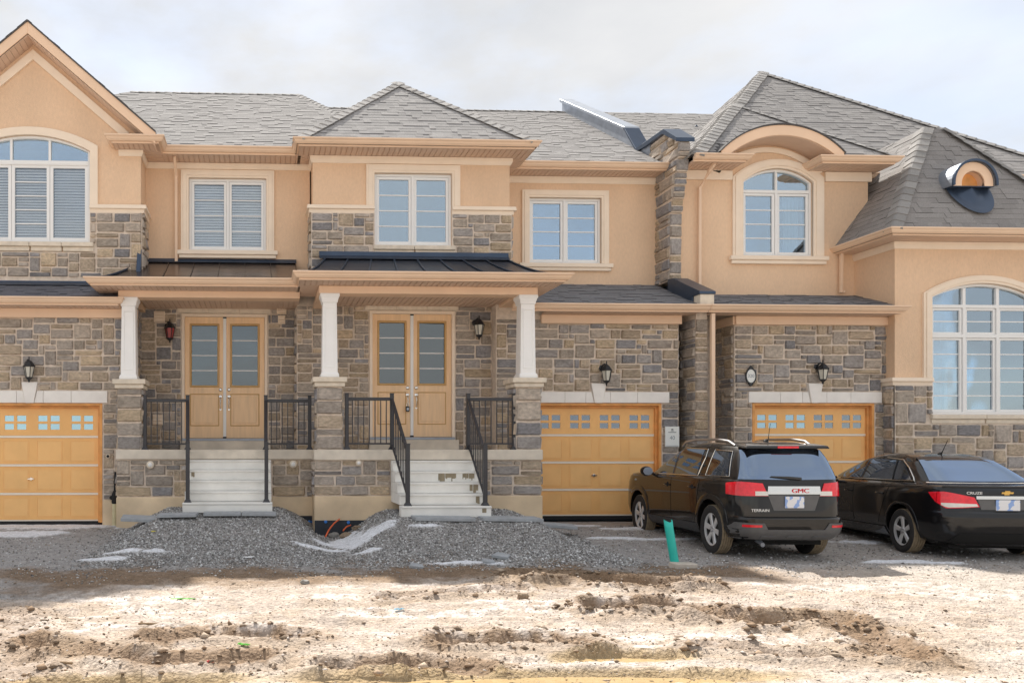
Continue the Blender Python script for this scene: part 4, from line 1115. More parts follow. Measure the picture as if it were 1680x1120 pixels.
# projecting wing
wx0, wx1 = X(1468, YW), 15.35
wcx = X(1612, YW); wh = wcx - X(1527, YW)
ZW = Z(1456, 375, YW - .45)
wz0, wzs = Z(1600, 680, YW), Z(1527, 487, YW); wrise = Z(1612, 465, YW) - wzs
hole = archp(wcx - wh, wcx + wh, wz0, wzs, wrise)
zb = Z(1500, 632, YW)
stucco_wall(H3, rect(wx0, wx1, -.2, ZW - .1), YW, [hole])
part('side_wall', MB().box(wx0, wx0 + .2, YW + .2, 19.2, -.2, ZW - .1), 'stucco', H3)
sw = [(15.55, 16.35), (16.6, 17.4), (17.65, 18.45)]; swh = []
for a, b in sw: swh += [rect(a, b, 1.75, 3.35), rect(a, b, 3.5, 4.15)]
part('side_wall', MB().prism(rect(YW + .2, 19.2, -.2, ZW - .1), wx1 - .2, wx1, swh, axis='x'), 'stucco', H3)
for h in swh:
    f_ = part('side_window', MB().prism(h, wx1 - .15, wx1 - .08, [rect(h[0][0] + .06, h[1][0] - .06, h[0][1] + .06, h[2][1] - .06)], axis='x'), 'pvc', H3)
    if h[2][1] < 3.4:
        for k in (1, 2, 3): part('muntin', MB().box(wx1 - .13, wx1 - .11, h[0][0] + .06, h[1][0] - .06, h[0][1] + 1.6 * k / 4 - .012, h[0][1] + 1.6 * k / 4 + .012), 'pvc', f_)
part('room_wall', MB().box(wx0 + .21, wx1 - .21, 19.0, 19.19, -.2, ZW), 'room', H3)
part('room_ceiling', MB().box(wx0 + .21, wx1 - .21, YW + .21, 18.99, 5.0, 5.1), 'room', H3)
part('room_floor', MB().box(wx0 + .21, wx1 - .21, YW + .21, 18.99, .9, 1.0), 'room', H3)
mb = MB(); mb.box(wx0 - .03, wcx - wh, YW - .035, YW - .001, -.2, zb); mb.box(wcx - wh, wcx + wh, YW - .035, YW - .001, -.2, wz0 - .17); mb.box(wcx + wh, wx1, YW - .035, YW - .001, -.2, zb); mb.box(wx0 - .03, wx0 - .001, YW - .034, YG, -.2, zb)
part('stone_backing', mb, 'mortar', H3)
stones(H3, wx0 - .03, wx1, -.15, zb, YW - .035, [(wcx - wh - .01, wcx + wh + .01, wz0 - .18, 99), (wcx - wh - .12, wcx + wh + .12, wz0 - .18, wz0)], cw=.125, ch=.12)
stones(H3, YW - .03, YG, -.15, zb, wx0 - .03, face='-x')
band(H3, [(wx0 - .03, YG), (wx0 - .03, YW), (wcx - wh, YW)], zb)
tz1, tz2 = Z(1612, 503, YW), Z(1612, 551, YW)
t = .055; cols3 = [wcx - wh + t + (2 * wh - t) / 3 * i for i in range(4)]
holes = [archp(wcx - wh + t, wcx + wh - t, tz1 + .04, wzs, wrise - t)]
for i in range(3):
    a, b = cols3[i], cols3[i + 1] - t
    holes += [rect(a, b, tz2 + .03, tz1 - .02), rect(a, b, wz0 + t, tz2 - .03)]
w = part('window', MB().prism(hole, YW + .03, YW + .13, holes), 'pvc', H3, bevel=.004)
part('pane', MB().prism(archp(wcx - wh + t - .005, wcx + wh - t + .005, tz1 + .03, wzs, wrise - t + .005), YW + .085, YW + .09), 'win_glass', w)
for i in (1, 2): part('muntin', MB().box(cols3[i] - t - .0, cols3[i] + .005, YW + .04, YW + .084, tz1 + .04, wzs + wrise - t - .03), 'pvc', w)
for i in range(3):
    a, b = cols3[i], cols3[i + 1] - t
    sash(w, a + .002, b - .002, tz2 + .032, tz1 - .022, YW, rows=2, t=.045); sash(w, a + .002, b - .002, wz0 + t + .002, tz2 - .032, YW, rows=5, t=.045)
arch_trim(H3, wcx, wh, wcx - X(1513, YW), zb + .146, wzs, wrise, wzs + .07, Z(1612, 452, YW) - wzs - .07, YW)
stone_sill(H3, wcx - wh - .05, wcx + wh + .05, wz0, YW, 2)
# eaves and steep roof of the wing
ywf = YW - .45; el, er = X(1456, ywf) + .1, wx1 + .4
gutter(H3, [(el, YR), (el, ywf), (er, ywf), (er, 17)], ZW)
soffit(H3, el, er, ywf, YW, ZW - GH); soffit(H3, el, wx0, YW + .001, YR, ZW - GH, 'y')
part('cornice', MB().sweep([(wx0, YR), (wx0, YW), (wx1, YW)], [(0, 0), (.05, 0), (.05, -.06), (.02, -.13), (0, -.13)], ZW - GH - .005), 'trim', H3)
ap = (X(1515, 15.9), 15.9, Z(1515, 211, 15.9)); apr = (er - (ap[0] - el), 15.9, ap[2])
wingroof = roof(H3, [([(el - .04, ywf - .04, ZW), (er + .04, ywf - .04, ZW), apr, ap], True),
          ([(el - .04, ywf - .04, ZW), (el - .04, 17.3, ZW), (ap[0], 17.3, ap[2]), ap], True),
          ([(er + .04, ywf - .04, ZW), (er + .04, 17.3, ZW), (apr[0], 17.3, ap[2]), apr], True),
          ([(ap[0], 15.9, ap[2]), (apr[0], 15.9, ap[2]), (apr[0], 17.3, ap[2]), (ap[0], 17.3, ap[2])], False)],
     [((el - .04, ywf - .04, ZW + .01), ap, dict(w=.16)), ((er + .04, ywf - .04, ZW + .01), apr, dict(w=.16))], name='steep_roof', tone=(.30, .285, .275))
part('roof_flashing', MB().prism([(X(1478, 16.4), Z(1478, 275, 16.4)), (X(1494, 16.4), Z(1494, 277, 16.4)), (X(1505, 16.4), Z(1505, 222, 16.4)), (X(1497, 16.4), Z(1497, 222, 16.4))], 16.2, 16.4), 'galv', H3)
downspout(H3, [(el + .06, YR - .10, ZW - .1), (el + .06, YR - .08, ZW - .9), (el + .12, YR - .12, zs3 + .06)])
# round-headed roof vent
dvy = 14.80; dvx, dvz, R_ = X(1597, dvy), Z(1597, 300, dvy), .40
def half(r, n=18, leg=.06): return [(dvx + r, dvz - leg)] + [(dvx + r * cos(pi * i / n), dvz + r * sin(pi * i / n)) for i in range(n + 1)] + [(dvx - r, dvz - leg)]
dv = part('dormer_vent', MB().prism(half(R_) + half(R_ * .56)[::-1], dvy, dvy + .06), 'frieze', H3, bevel=.008)
part('hood', MB().prism(half(R_ + .035) + half(R_ + .006)[::-1], dvy - .05, dvy + 1.0), 'galv', dv)
part('hood_rim', MB().prism(half(R_ + .045) + half(R_ + .002)[::-1], dvy - .06, dvy - .02), 'flash', dv)
part('backing', MB().prism(half(R_ * .56), dvy + .16, dvy + .18), 'jamb', dv)
part('reveal', MB().prism(half(R_ * .575) + half(R_ * .56)[::-1], dvy + .02, dvy + .17), 'frieze', dv)
sl = (15.9 - ywf + .04) / (ap[2] - ZW)
rfy = lambda z: ywf - .04 + (z - ZW) * sl
part('sill', MB().prism([(dvy, dvz - .06), (dvy, dvz - .075), (rfy(dvz - .075), dvz - .075), (rfy(dvz - .06), dvz - .06)], dvx - R_, dvx + R_, axis='x'), 'flash', dv)
vs, fs = [], []; NJ = 6
for i in range(25):
    t = pi * i / 24
    for j in range(NJ + 1):
        r = j / NJ; x_ = dvx + (R_ + .03) * r * cos(t); z_ = dvz - .075 - .56 * r * sin(t)
        lift = .03 + (.035 if j >= NJ - 1 else .13 * (1 - r) ** 2)
        vs.append((x_, rfy(z_) - lift, z_))
for i in range(24):
    for j in range(NJ): fs.append((i * (NJ + 1) + j, i * (NJ + 1) + j + 1, (i + 1) * (NJ + 1) + j + 1, (i + 1) * (NJ + 1) + j))
part('apron', MB().add(vs, fs), 'flash', dv, smooth='all')
for h in (H1, H2, H3, PW): emit_stones(h)
# ================================================================== ground
def gp(px, py, z=-.19):
    """photo point on the near-level ground -> plan position"""
    D = (ZC - z) * F / (py - CY); k = (px - CX) / F
    return D * _s + k * D * _c, D * _c - k * D * _s
def _hash(ix, iy, s):
    v = np.sin(ix * 127.1 + iy * 311.7 + s * 74.7) * 43758.5453
    return v - np.floor(v)
def vnoise(x, y, s=0):
    ix, iy = np.floor(x), np.floor(y); fx, fy = x - ix, y - iy
    fx, fy = fx * fx * (3 - 2 * fx), fy * fy * (3 - 2 * fy)
    a, b, c, d = _hash(ix, iy, s), _hash(ix + 1, iy, s), _hash(ix, iy + 1, s), _hash(ix + 1, iy + 1, s)
    return (a * (1 - fx) + b * fx) * (1 - fy) + (c * (1 - fx) + d * fx) * fy
def fbm(x, y, o=4, s=0):
    r = 0; a = .5; t = 0
    for i in range(o): r = r + a * vnoise(x * 2 ** i, y * 2 ** i, s + i); t += a; a *= .55
    return r / t
def sst(a, b, x):
    t = np.clip((x - a) / (b - a), 0, 1); return t * t * (3 - 2 * t)
def seg_dist(x, y, pts):
    best = np.full(np.shape(x), 1e9)
    for (x0, y0), (x1, y1) in zip(pts[:-1], pts[1:]):
        dx, dy = x1 - x0, y1 - y0
        t = np.clip(((x - x0) * dx + (y - y0) * dy) / (dx * dx + dy * dy), 0, 1)
        best = np.minimum(best, np.hypot(x - x0 - t * dx, (y - y0 - t * dy)))
    return best
RUTS = [([(850, 948), (930, 944), (1010, 956), (1140, 958)], .15, .13), ([(990, 992), (1080, 990), (1150, 1000), (1240, 1012), (1370, 1014)], .15, .12), ([(735, 1042), (850, 1038), (950, 1042)], .12, .09),
        ([(60, 1042), (150, 1060), (240, 1072), (420, 1068)], .11, .07), ([(270, 1040), (370, 1030), (480, 1036)], .12, .07), ([(540, 1080), (700, 1076), (790, 1080)], .1, .06),
        ([(1380, 1020), (1450, 1045), (1470, 1062)], .16, .06), ([(640, 975), (740, 968), (850, 962)], .10, .05), ([(20, 1000), (30, 1050), (35, 1090)], .14, .04), ([(1150, 1050), (1300, 1062), (1500, 1066)], .1, .05)]
RUTS = [([gp(*p) for p in pts], w, d) for pts, w, d in RUTS]
PUDS = [((600, 1098), (1180, 1090), 12), ((-60, 1103), (330, 1102), 10), ((935, 1061), (1110, 1065), 8)]
def base_z(x, y):
    return np.interp(y, [3, 8, 11.5, 14], [-.29, -.235, -.175, -.06])
def gz(x, y, fine=True):
    x = np.asarray(x, float); y = np.asarray(y, float)
    z = base_z(x, y)
    wob = (fbm(x * 1.3, y * 1.3, 3, 5) - .5)
    # gravel heaped against the two flights of steps
    def heap(cx, hw, yf, yt, h):
        e = 1 - sst(hw * .55, hw * 1.12, np.abs(x - cx + wob * .25))
        return h * e * sst(0, 1, np.clip((y - yf + wob * .7) / (yt - yf), 0, 1) * .85 + .0)
    z = z + heap(-.66, 1.6, 10.5, 13.15, .40) + heap(3.15, 1.75, 10.3, 12.6, .40)
    # pit between the heaps
    z = z - .09 * np.exp(-((x - 1.15) / .5) ** 2 - ((y - 13.6) / .9) ** 2)
    near = sst(16.5, 14.5, y) * (1 - sst(13.5, 18, np.abs(x - 4)))
    rough = sst(10.9, 9.6, y + wob * 2)
    front = rough * (1 - sst(6.6, 9.5, x + wob))
    z = z + near * ((fbm(x * 1.1, y * 3.2, 3, 1) - .5) * .055 * (.3 + front))
    if fine:
        z = z + near * (fbm(x * 8, y * 12, 4, 2) - .5) * (.014 + .04 * front)
    for yt, dd in ((6.0, .022), (6.25, .016), (7.0, .02), (7.75, .02), (8.35, .016)):
        yy = y - yt - .25 * np.sin(x * .35 + yt) - (fbm(x * .7, y * .7, 2, 21) - .5) * .25
        z = z - front * dd * np.exp(-(yy / .10) ** 2) * (.6 + .4 * np.sign(np.sin(x * 42 + yy * 60))) + front * dd * .7 * np.exp(-((np.abs(yy) - .2) / .06) ** 2)
    for pts, w, d in RUTS:
        r = seg_dist(x, y, pts) + (fbm(x * 5, y * 5, 2, 9) - .5) * .12
        z = z - d * .7 * np.exp(-(r / w) ** 2) + d * .75 * np.exp(-((r - 1.7 * w) / (.7 * w)) ** 2) * (.4 + fbm(x * 3, y * 3, 2, 4))
    return z
def pud_poly(a, b, hh, n=40):
    out = []
    for i in range(n):
        t = 2 * pi * i / n
        px = (a[0] + b[0]) / 2 + (b[0] - a[0]) / 2 * cos(t); py = (a[1] + b[1]) / 2 + (b[1] - a[1]) / 2 * cos(t) + hh * sin(t) * (.7 + .5 * sin(3 * t + a[0]) * .5)
        out.append(gp(px, py))
    return out
def grow(a, b, step, far, k=1.22):
    v = list(np.arange(a, b + 1e-6, step)); d = step
    lo, hi = [], []; p = a
    while p > -far: d *= k; p -= d; lo.append(p)
    p = b; d = step
    while p < far: d *= k; p += d; hi.append(p)
    return np.array(lo[::-1] + v + hi)
gxs = grow(-6.5, 13.5, .034, 420); gys = grow(4.8, 15.0, .034, 420)
GX, GY = np.meshgrid(gxs, gys)
GZ = gz(GX, GY)
PUDL = []
for a, b, hh in PUDS:
    pl = pud_poly(a, b, hh); c = np.mean(np.array(pl), 0)
    hx = (max(p[0] for p in pl) - min(p[0] for p in pl)) / 2; hy = (max(p[1] for p in pl) - min(p[1] for p in pl)) / 2
    lev = float(base_z(0, c[1])) - .035
    q = ((GX - c[0]) / hx) ** 2 + ((GY - c[1]) / max(hy, .1)) ** 2 + (fbm(GX * 2.5, GY * 2.5, 3, 3) - .5) * .9
    GZ = np.where(q < 1.8, np.minimum(GZ, lev + .05 * (q - 1.25)), GZ)
    PUDL.append((c, hx * 1.35, hy * 1.35, lev))
# colour zones of the soil itself (albedo)
n1, n2, n3 = fbm(GX * .9, GY * .9, 4, 11), fbm(GX * 3.5, GY * 3.5, 4, 12), fbm(GX * 12, GY * 12, 3, 13)
def mixc(c, col, m): return c * (1 - m[..., None]) + np.array(col) * m[..., None]
C = np.ones(GX.shape + (3,)) * np.array((.48, .405, .345))                       # pale dry silt of the road edge
C = mixc(C, (.41, .325, .25), sst(.50, .66, n2) * .6)                            # damp tan soil
C = mixc(C, (.62, .56, .515), sst(.48, .60, fbm(GX * .8, GY * 2.6, 4, 15)) * sst(.36, .56, n3) * .9)           # thin slush and salt
C = mixc(C, (.52, .465, .41), sst(7.2, 5.6, GY) * .4)
right = sst(6.0, 8.0, GX + (n1 - .5) * 2 + (GY - 10) * .25)
C = mixc(C, (.45, .40, .35), right * .85)                                        # compacted crushed stone of the drive
grav = sst(9.7, 10.5, GY + (n1 - .5) * 2.6 + (n2 - .5) * .8)
leftdrive = sst(-1.6, -2.6, GX + (n2 - .5)) * sst(8.2, 9.0, GY + (n2 - .5) * 1.0)
grav = np.maximum(grav * (1 - .45 * right), leftdrive)
C = mixc(C, (.37, .355, .345), grav)
mud = sst(8.9, 9.6, GY + (n1 - .5) * 1.8 + (n2 - .5) * .6) * sst(11.0, 10.1, GY + (n2 - .5) * 1.8 + (n1 - .5) * 1.6) * (1 - sst(6.0, 6.8, GX)) * sst(-3.8, -3.0, GX)
C = mixc(C, (.24, .17, .115), mud * .95)
for pts, w, d in RUTS:
    r = seg_dist(GX, GY, pts) + (n3 - .5) * .16
    C = mixc(C, (.245, .165, .105), sst(w * 2.6, w * 1.2, r + (n2 - .5) * .35) * (.9 if d > .055 else .5))
    C = mixc(C, (.36, .27, .19), np.exp(-((r - 2.8 * w) / (.9 * w)) ** 2) * .5)
for c, hx, hy, lev in PUDL:
    q = ((GX - c[0]) / hx) ** 2 + ((GY - c[1]) / hy) ** 2
    C = mixc(C, (.40, .30, .18), sst(1.6, .8, q))
# old snow lying in patches
snow = np.zeros(GX.shape)
SN = []
def patch_snow(px, py, wx, wy, s=1.0, z=-.12):
    global snow
    cx, cy = gp(px, py, z); SN.append((cx, cy, wx, wy))
    q = ((GX - cx) / wx) ** 2 + ((GY - cy) / wy) ** 2
    snow = np.maximum(snow, s * np.exp(-q))
for a in ((60, 868, 1.7, .75), (150, 864, .7, .5), (30, 880, 1.0, .35), (575, 878, .35, .75, 1, .0), (600, 868, .5, .25, 1, .1), (545, 892, .3, .2), (600, 905, .25, .12), (770, 917, .55, .11), (960, 868, .3, .16), (1040, 872, .6, .22), (1000, 884, .5, .12),
          (1415, 888, .5, .2), (1090, 885, .7, .12), (205, 906, .3, .1), (260, 907, .25, .1), (1475, 913, .5, .16), (1545, 915, .35, .12), (530, 900, .45, .1), (170, 912, .4, .12), (700, 860, .3, .08, 1, .2)):
    patch_snow(*a)
sm = sst(.30, .52, snow * (.25 + n2 * 1.35) + (n3 - .5) * .55 * sst(.08, .3, snow))
C = mixc(C, (.80, .82, .86), sm)
GZ = GZ + sm * .018
C = C * (1 + (n3[..., None] - .5) * .35 * (1 - sm[..., None]))
ny, nx = GX.shape
gv = np.stack([GX, GY, GZ], -1).reshape(-1, 3)
idx = np.arange(ny * nx).reshape(ny, nx)
gf = np.stack([idx[:-1, :-1], idx[:-1, 1:], idx[1:, 1:], idx[1:, :-1]], -1).reshape(-1, 4)
def np_mesh(name, v, f, col=None):
    me = bpy.data.meshes.new(name)
    me.vertices.add(len(v)); me.vertices.foreach_set('co', v.astype(np.float32).ravel())
    k = f.shape[1]
    me.loops.add(len(f) * k); me.loops.foreach_set('vertex_index', f.astype(np.int32).ravel())
    me.polygons.add(len(f)); me.polygons.foreach_set('loop_start', np.arange(0, len(f) * k, k, dtype=np.int32))
    me.update(calc_edges=True)
    if col is not None:
        ca = me.color_attributes.new('col', 'FLOAT_COLOR', 'POINT')
        ca.data.foreach_set('color', np.concatenate([col, np.ones((len(col), 1))], 1).astype(np.float32).ravel())
    me.validate()
    return me
pm('soil', (.4, .4, .4), 0.95, 0.26, 40, 0.75, 34, src='attr', spec=.12, detail=7, var2=.15, scale2=10, bdist=.04)
gm = np_mesh('ground', gv, gf, np.clip(C, .02, .9).reshape(-1, 3))
gm.materials.append(MATS['soil'])
for p in gm.polygons: p.use_smooth = True
ground = bpy.data.objects.new('ground', gm); COL.objects.link(ground); ground['kind'] = 'structure'
pm('muddy_water', (.50, .36, .19), 0.10, 0.08, 2, .05, 6, spec=.5)
for c, hx, hy, lev in PUDL:
    n = 48
    mb = MB().add([(c[0] + hx * cos(2 * pi * i / n), c[1] + hy * sin(2 * pi * i / n), lev - .012) for i in range(n)], [tuple(range(n))])
    o = part('puddle', mb, 'muddy_water'); o['kind'] = 'structure'
def gz1(x, y): return float(gz(np.array([x]), np.array([y]))[0])

# loose stones and clods
rng = np.random.default_rng(3)
def scatter(name, n, xr, yr, size, dens, cols, flat=.7, sink=.25):
    x = rng.uniform(*xr, n); y = rng.uniform(*yr, n)
    dn = dens(x, y)
    for cx, cy, wx, wy in SN: dn = dn * (1 - .88 * np.exp(-(((x - cx) / wx) ** 2 + ((y - cy) / wy) ** 2) ** 2))
    keep = rng.uniform(0, 1, n) < dn
    x, y = x[keep], y[keep]; n = len(x)
    z = gz(x, y)
    s = size[0] + (size[1] - size[0]) * rng.uniform(0, 1, n) ** 2.5
    base = np.array([(1, 0, 0), (-1, 0, 0), (0, 1, 0), (0, -1, 0), (0, 0, 1), (0, 0, -1)], float)
    v = base[None] * rng.uniform(.55, 1.25, (n, 6, 1)) + rng.uniform(-.3, .3, (n, 6, 3))
    v[..., 2] *= flat
    a = rng.uniform(0, 6.28, n); ca, sa = np.cos(a)[:, None], np.sin(a)[:, None]
    vx, vy = v[..., 0] * ca - v[..., 1] * sa, v[..., 0] * sa + v[..., 1] * ca
    P = np.stack([vx * s[:, None] + x[:, None], vy * s[:, None] + y[:, None], v[..., 2] * s[:, None] + z[:, None] + (s * flat * (1 - 2 * sink))[:, None]], -1)
    f0 = np.array([(0, 2, 4), (2, 1, 4), (1, 3, 4), (3, 0, 4), (2, 0, 5), (1, 2, 5), (3, 1, 5), (0, 3, 5)])
    Fc = (f0[None] + (np.arange(n) * 6)[:, None, None]).reshape(-1, 3)
    ci = rng.integers(0, len(cols), n); cc = np.array(cols)[ci] * rng.uniform(.75, 1.25, (n, 1))
    me = np_mesh(name, P.reshape(-1, 3), Fc, np.repeat(cc, 6, 0))
    me.materials.append(MATS['pebble'])
    o = bpy.data.objects.new(name, me); COL.objects.link(o); o['kind'] = 'stuff'
    return o
pm('pebble', (.3, .3, .3), .9, .1, 30, src='attr', spec=.2)
def d_heap(x, y):
    a = (1 - sst(1.5, 1.95, np.abs(x + .62))) * sst(10.4, 10.9, y) * (1 - sst(14.3, 14.4, y)); b = (1 - sst(1.7, 2.15, np.abs(x - 3.15))) * sst(10.2, 10.8, y) * (1 - sst(13.75, 13.8, y))
    return np.maximum(a, b)
GREYS = [(.17, .165, .16), (.27, .265, .26), (.36, .35, .34), (.43, .42, .41), (.56, .555, .55), (.28, .26, .235), (.70, .70, .70)]
o = scatter('crushed_stone', 85000, (-2.6, 5.3), (10.1, 14.3), (.007, .022), d_heap, GREYS)
tag(o, 'grey crushed stone heaped in front of both flights of steps', 'gravel')
def d_drive(x, y): return sst(9.4, 10.2, y + (fbm(x * .9, y * .9, 4, 11) - .5) * 2.6) * .9 * (1 - d_heap(x, y)) * np.where(y > 14.4, 0, 1) * (.35 + .65 * fbm(x * 2, y * 2, 2, 20))
o = scatter('drive_gravel', 42000, (-6.4, 13.5), (9.2, 15.0), (.006, .020), d_drive, GREYS + [(.33, .29, .24)])
tag(o, 'fine grey gravel strewn over the two driveways', 'gravel')
def d_front(x, y):
    m = np.zeros(np.shape(x))
    for pts, w, d in RUTS: m = np.maximum(m, np.exp(-(np.maximum(seg_dist(x, y, pts) - w, 0) / .16) ** 2))
    return np.clip(.07 * sst(.46, .62, fbm(x * 1.7, y * 2.4, 3, 30)) * (1 - .7 * sst(6, 9, x)) + m * .42, 0, 1) * sst(10.4, 9.7, y)
SOILS = [(.26, .18, .12), (.34, .25, .175), (.21, .155, .11), (.42, .335, .255), (.30, .235, .18), (.52, .46, .41)]
o = scatter('soil_clods', 52000, (-5.5, 10.5), (4.9, 10.3), (.005, .026), d_front, SOILS, flat=.5, sink=.36)
o2 = scatter('rut_clods', 16000, (-5.5, 10.5), (4.9, 10.3), (.012, .05), lambda x, y: np.max([np.exp(-((seg_dist(x, y, p) - 1.9 * w) / (.8 * w)) ** 2) * (d / .13) for p, w, d in RUTS], 0) * .8, SOILS[:4], flat=.6, sink=.3)
tag(o2, 'thick brown clods thrown up beside the deepest ruts', 'soil')
tag(o, 'brown soil clods along the ruts of the churned front yard', 'soil')
o = scatter('soil_crumbs', 45000, (-5.5, 12.5), (4.9, 10.3), (.004, .012), lambda x, y: .15 + .7 * sst(.45, .6, fbm(x * 2.5, y * 3.5, 3, 33)), SOILS + [(.14, .12, .1)], flat=.5, sink=.3)
tag(o, 'dark crumbs sprinkled over the pale silt in the foreground', 'soil')

# ================================================================== things around the houses
def steps(x0, x1, yfront, yback, ztop, zbot, label, damp):
    n = 5; R = (ztop - zbot) / n; T = (yback - yfront) / n
    root = empty('concrete_steps', ((x0 + x1) / 2, (yfront + yback) / 2, zbot), label, 'steps', 'precast entrance steps')
    for i in range(n):
        zt = zbot + R * (i + 1); y0 = yfront + T * i
        mb = MB(); inset = 0 if i == 0 else .015
        mb.prism([(y0, zt), (y0 + T * (1.0 if i < n - 1 else 1), zt), (y0 + T, zt - R), (y0 + .03, zt - R), (y0 + .022, zt - .035), (y0, zt - .03)], x0 + inset, x1 - inset, axis='x')
        part('step', mb, 'step_conc', root, bevel=.006)
        if i: part('step_core', MB().box(x0 + .02, x1 - .02, y0 + T + .001, yback, zt - R + .001, zt - .004), 'step_conc', root)
    for a, b, i in damp:
        zt = zbot + R * (i + 1); y0 = yfront + T * i; xa = a
        mb = MB()
        while xa < b - .01:
            w = random.uniform(.012, .05); l = random.uniform(.45, .97)
            mb.box(xa, min(b, xa + w), y0 + .0185, y0 + .0225, zt - .036 - (R - .04) * l, zt - .036); xa += w * random.choice((1, 1, 1, 1.25))
        part('water_stain', mb, 'damp', root, kind='stuff')
    return root
SLX0, SLX1 = X(299, 13.2), X(447, 13.2)
steps(SLX0, SLX1, 13.2, ypl - .03, ZF - .18, .30, 'pale concrete steps with few stains up to the left porch', ((-1.22, -1.16, 3),))
SRX0, SRX1 = X(659, 12.65), X(807, 12.65)
steps(SRX0, SRX1, 12.65, ypr - .03, ZF - .185, .265, 'pale concrete steps with brown water stains up to the right porch', ((2.95, 3.25, 3), (3.36, 3.56, 3), (3.42, 3.56, 2), (3.46, 3.52, 1), (3.5, 3.575, 0)))

def rail_post(root, x, y, z0, z1, w=.032):
    p = part('post', MB().box(x - w, x + w, y - w, y + w, z0, z1), 'rail', root, bevel=.004)
    mb = MB(); k = w + .028
    mb.hexa([(x - k, y - k, z0), (x + k, y - k, z0), (x + k, y + k, z0), (x - k, y + k, z0), (x - w - .004, y - w - .004, z0 + .05), (x + w + .004, y - w - .004, z0 + .05), (x + w + .004, y + w + .004, z0 + .05), (x - w - .004, y + w + .004, z0 + .05)])
    part('foot_cover', mb, 'rail', p)
    part('post_cap', MB().box(x - w - .004, x + w + .004, y - w - .004, y + w + .004, z1, z1 + .014), 'rail', p)
def slanted(mb, p, q, w, h):
    p, q = Vector(p), Vector(q); d = (q - p); s = Vector((d.y, -d.x, 0)).normalized() * w
    if s.length == 0: s = Vector((w, 0, 0))
    u = Vector((0, 0, h))
    mb.hexa([p - s, q - s, q + s, p + s, p - s + u, q - s + u, q + s + u, p + s + u])
def railing(xa, xb, y, stair_x, ylow, zlow, label, stair_at):
    root = empty('railing', ((xa + xb) / 2, y, ZF), label, 'railing', 'black porch railings')
    zt = ZF + .97
    rail_post(root, xa, y, ZF, zt); rail_post(root, xb, y, ZF, zt)
    part('top_rail', MB().box(xa + .033, xb - .033, y - .024, y + .024, zt - .115, zt - .06), 'rail', root, bevel=.005)
    part('bottom_rail', MB().box(xa + .033, xb - .033, y - .016, y + .016, ZF + .09, ZF + .12), 'rail', root, bevel=.003)
    n = max(3, round((xb - xa) / .105))
    for i in range(1, n):
        x = xa + (xb - xa) * i / n
        part('baluster', MB().box(x - .0085, x + .0085, y - .0085, y + .0085, ZF + .12, zt - .115), 'rail', root)
    # sloping flight rail down to the post on the lowest tread
    x0 = xa if stair_at == 'a' else xb
    rail_post(root, stair_x, ylow, zlow, zlow + .98)
    hi, lo = zt - .07, zlow + .90
    mb = MB(); slanted(mb, (x0, y - .033, hi - .06), (stair_x, ylow + .033, lo - .06), .024, .055); part('top_rail', mb, 'rail', root, bevel=.005)
    mb = MB(); slanted(mb, (x0, y - .033, ZF + .06), (stair_x, ylow + .033, zlow + .14), .016, .03); part('bottom_rail', mb, 'rail', root, bevel=.003)
    m = 9
    for i in range(1, m):
        t = i / m; bx, by_ = x0 + (stair_x - x0) * t, (y - .033) + (ylow - y + .066) * t
        za = ZF + .09 + (zlow + .17 - ZF - .09) * t; zb_ = hi - .06 + (lo - hi) * t
        part('baluster', MB().box(bx - .0085, bx + .0085, by_ - .0085, by_ + .0085, za - .01, zb_ + .01), 'rail', root)
    return root
yl, ylo = ypl + .10, 13.30; zl1 = .30 + (ZF - .18 - .30) / 5
railing(X(238, yl), X(308, yl), yl, X(308, ylo), ylo, zl1, 'black metal railing from the leftmost pillar to the left steps', 'b')
railing(X(436, yl), X(508, yl), yl, X(437, ylo), ylo, zl1, 'black metal railing between the left steps and the middle pillar', 'a')
yr2, yrlo = ypr + .10, 12.76; zl2 = .265 + (ZF - .185 - .265) / 5
railing(X(569, yr2), X(643, yr2), yr2, X(669, yrlo), yrlo, zl2, 'black metal railing between the middle pillar and the water-stained steps', 'b')
railing(X(768, yr2), X(843, yr2), yr2, X(796, yrlo), yrlo, zl2, 'black metal railing between the water-stained steps and the rightmost pillar', 'a')

def lantern(px, py, Y, label, glass_m='lampglass'):
    root = empty('wall_lantern', (X(px, Y), Y, Z(px, py, Y)), label, 'lamp', 'black coach lanterns')
    yc = -.14; dx = .035
    part_ = lambda nm, mb, m, par=root, **k: lpart(nm, mb, m, par, **k)
    part_('back_plate', MB().lathe([(.055, 0), (.055, -.02), (.03, -.035)], 12, (dx - .06, -.02, .13), 'y'), 'black_iron', smooth=True)
    part_('arm', MB().tube([(dx - .06, -.05, .13), (dx - .055, -.08, .17), (dx - .03, -.12, .20), (dx, yc, .175)], .016, 8), 'black_iron', smooth=True)
    c = MB(); c.lathe([(.112, .07), (.118, .078), (.10, .10), (.066, .15), (.04, .175), (.014, .19), (.009, .225), (.014, .235), (.003, .26)], 6, (dx, yc, 0))
    part_('lamp_roof', c, 'black_iron')
    g = MB(); g.lathe([(.058, -.115), (.092, .068)], 6, (dx, yc, 0)); part_('lamp_glass', g, glass_m)
    for k in range(6):
        t = 2 * pi * k / 6
        part_('glazing_bar', MB().tube([(dx + .060 * cos(t), yc + .060 * sin(t), -.118), (dx + .095 * cos(t), yc + .095 * sin(t), .07)], .0075, 5), 'black_iron')
    b = MB(); b.lathe([(.064, -.118), (.066, -.132), (.04, -.155), (.016, -.175), (.02, -.19), (.004, -.215)], 6, (dx, yc, 0)); part_('finial', b, 'black_iron')
lantern(48, 609, YA, 'black wall lantern above the keystone of the leftmost garage')
lantern(277, 546, YL, 'black porch lantern with red glass left of the left double door', 'lampred')
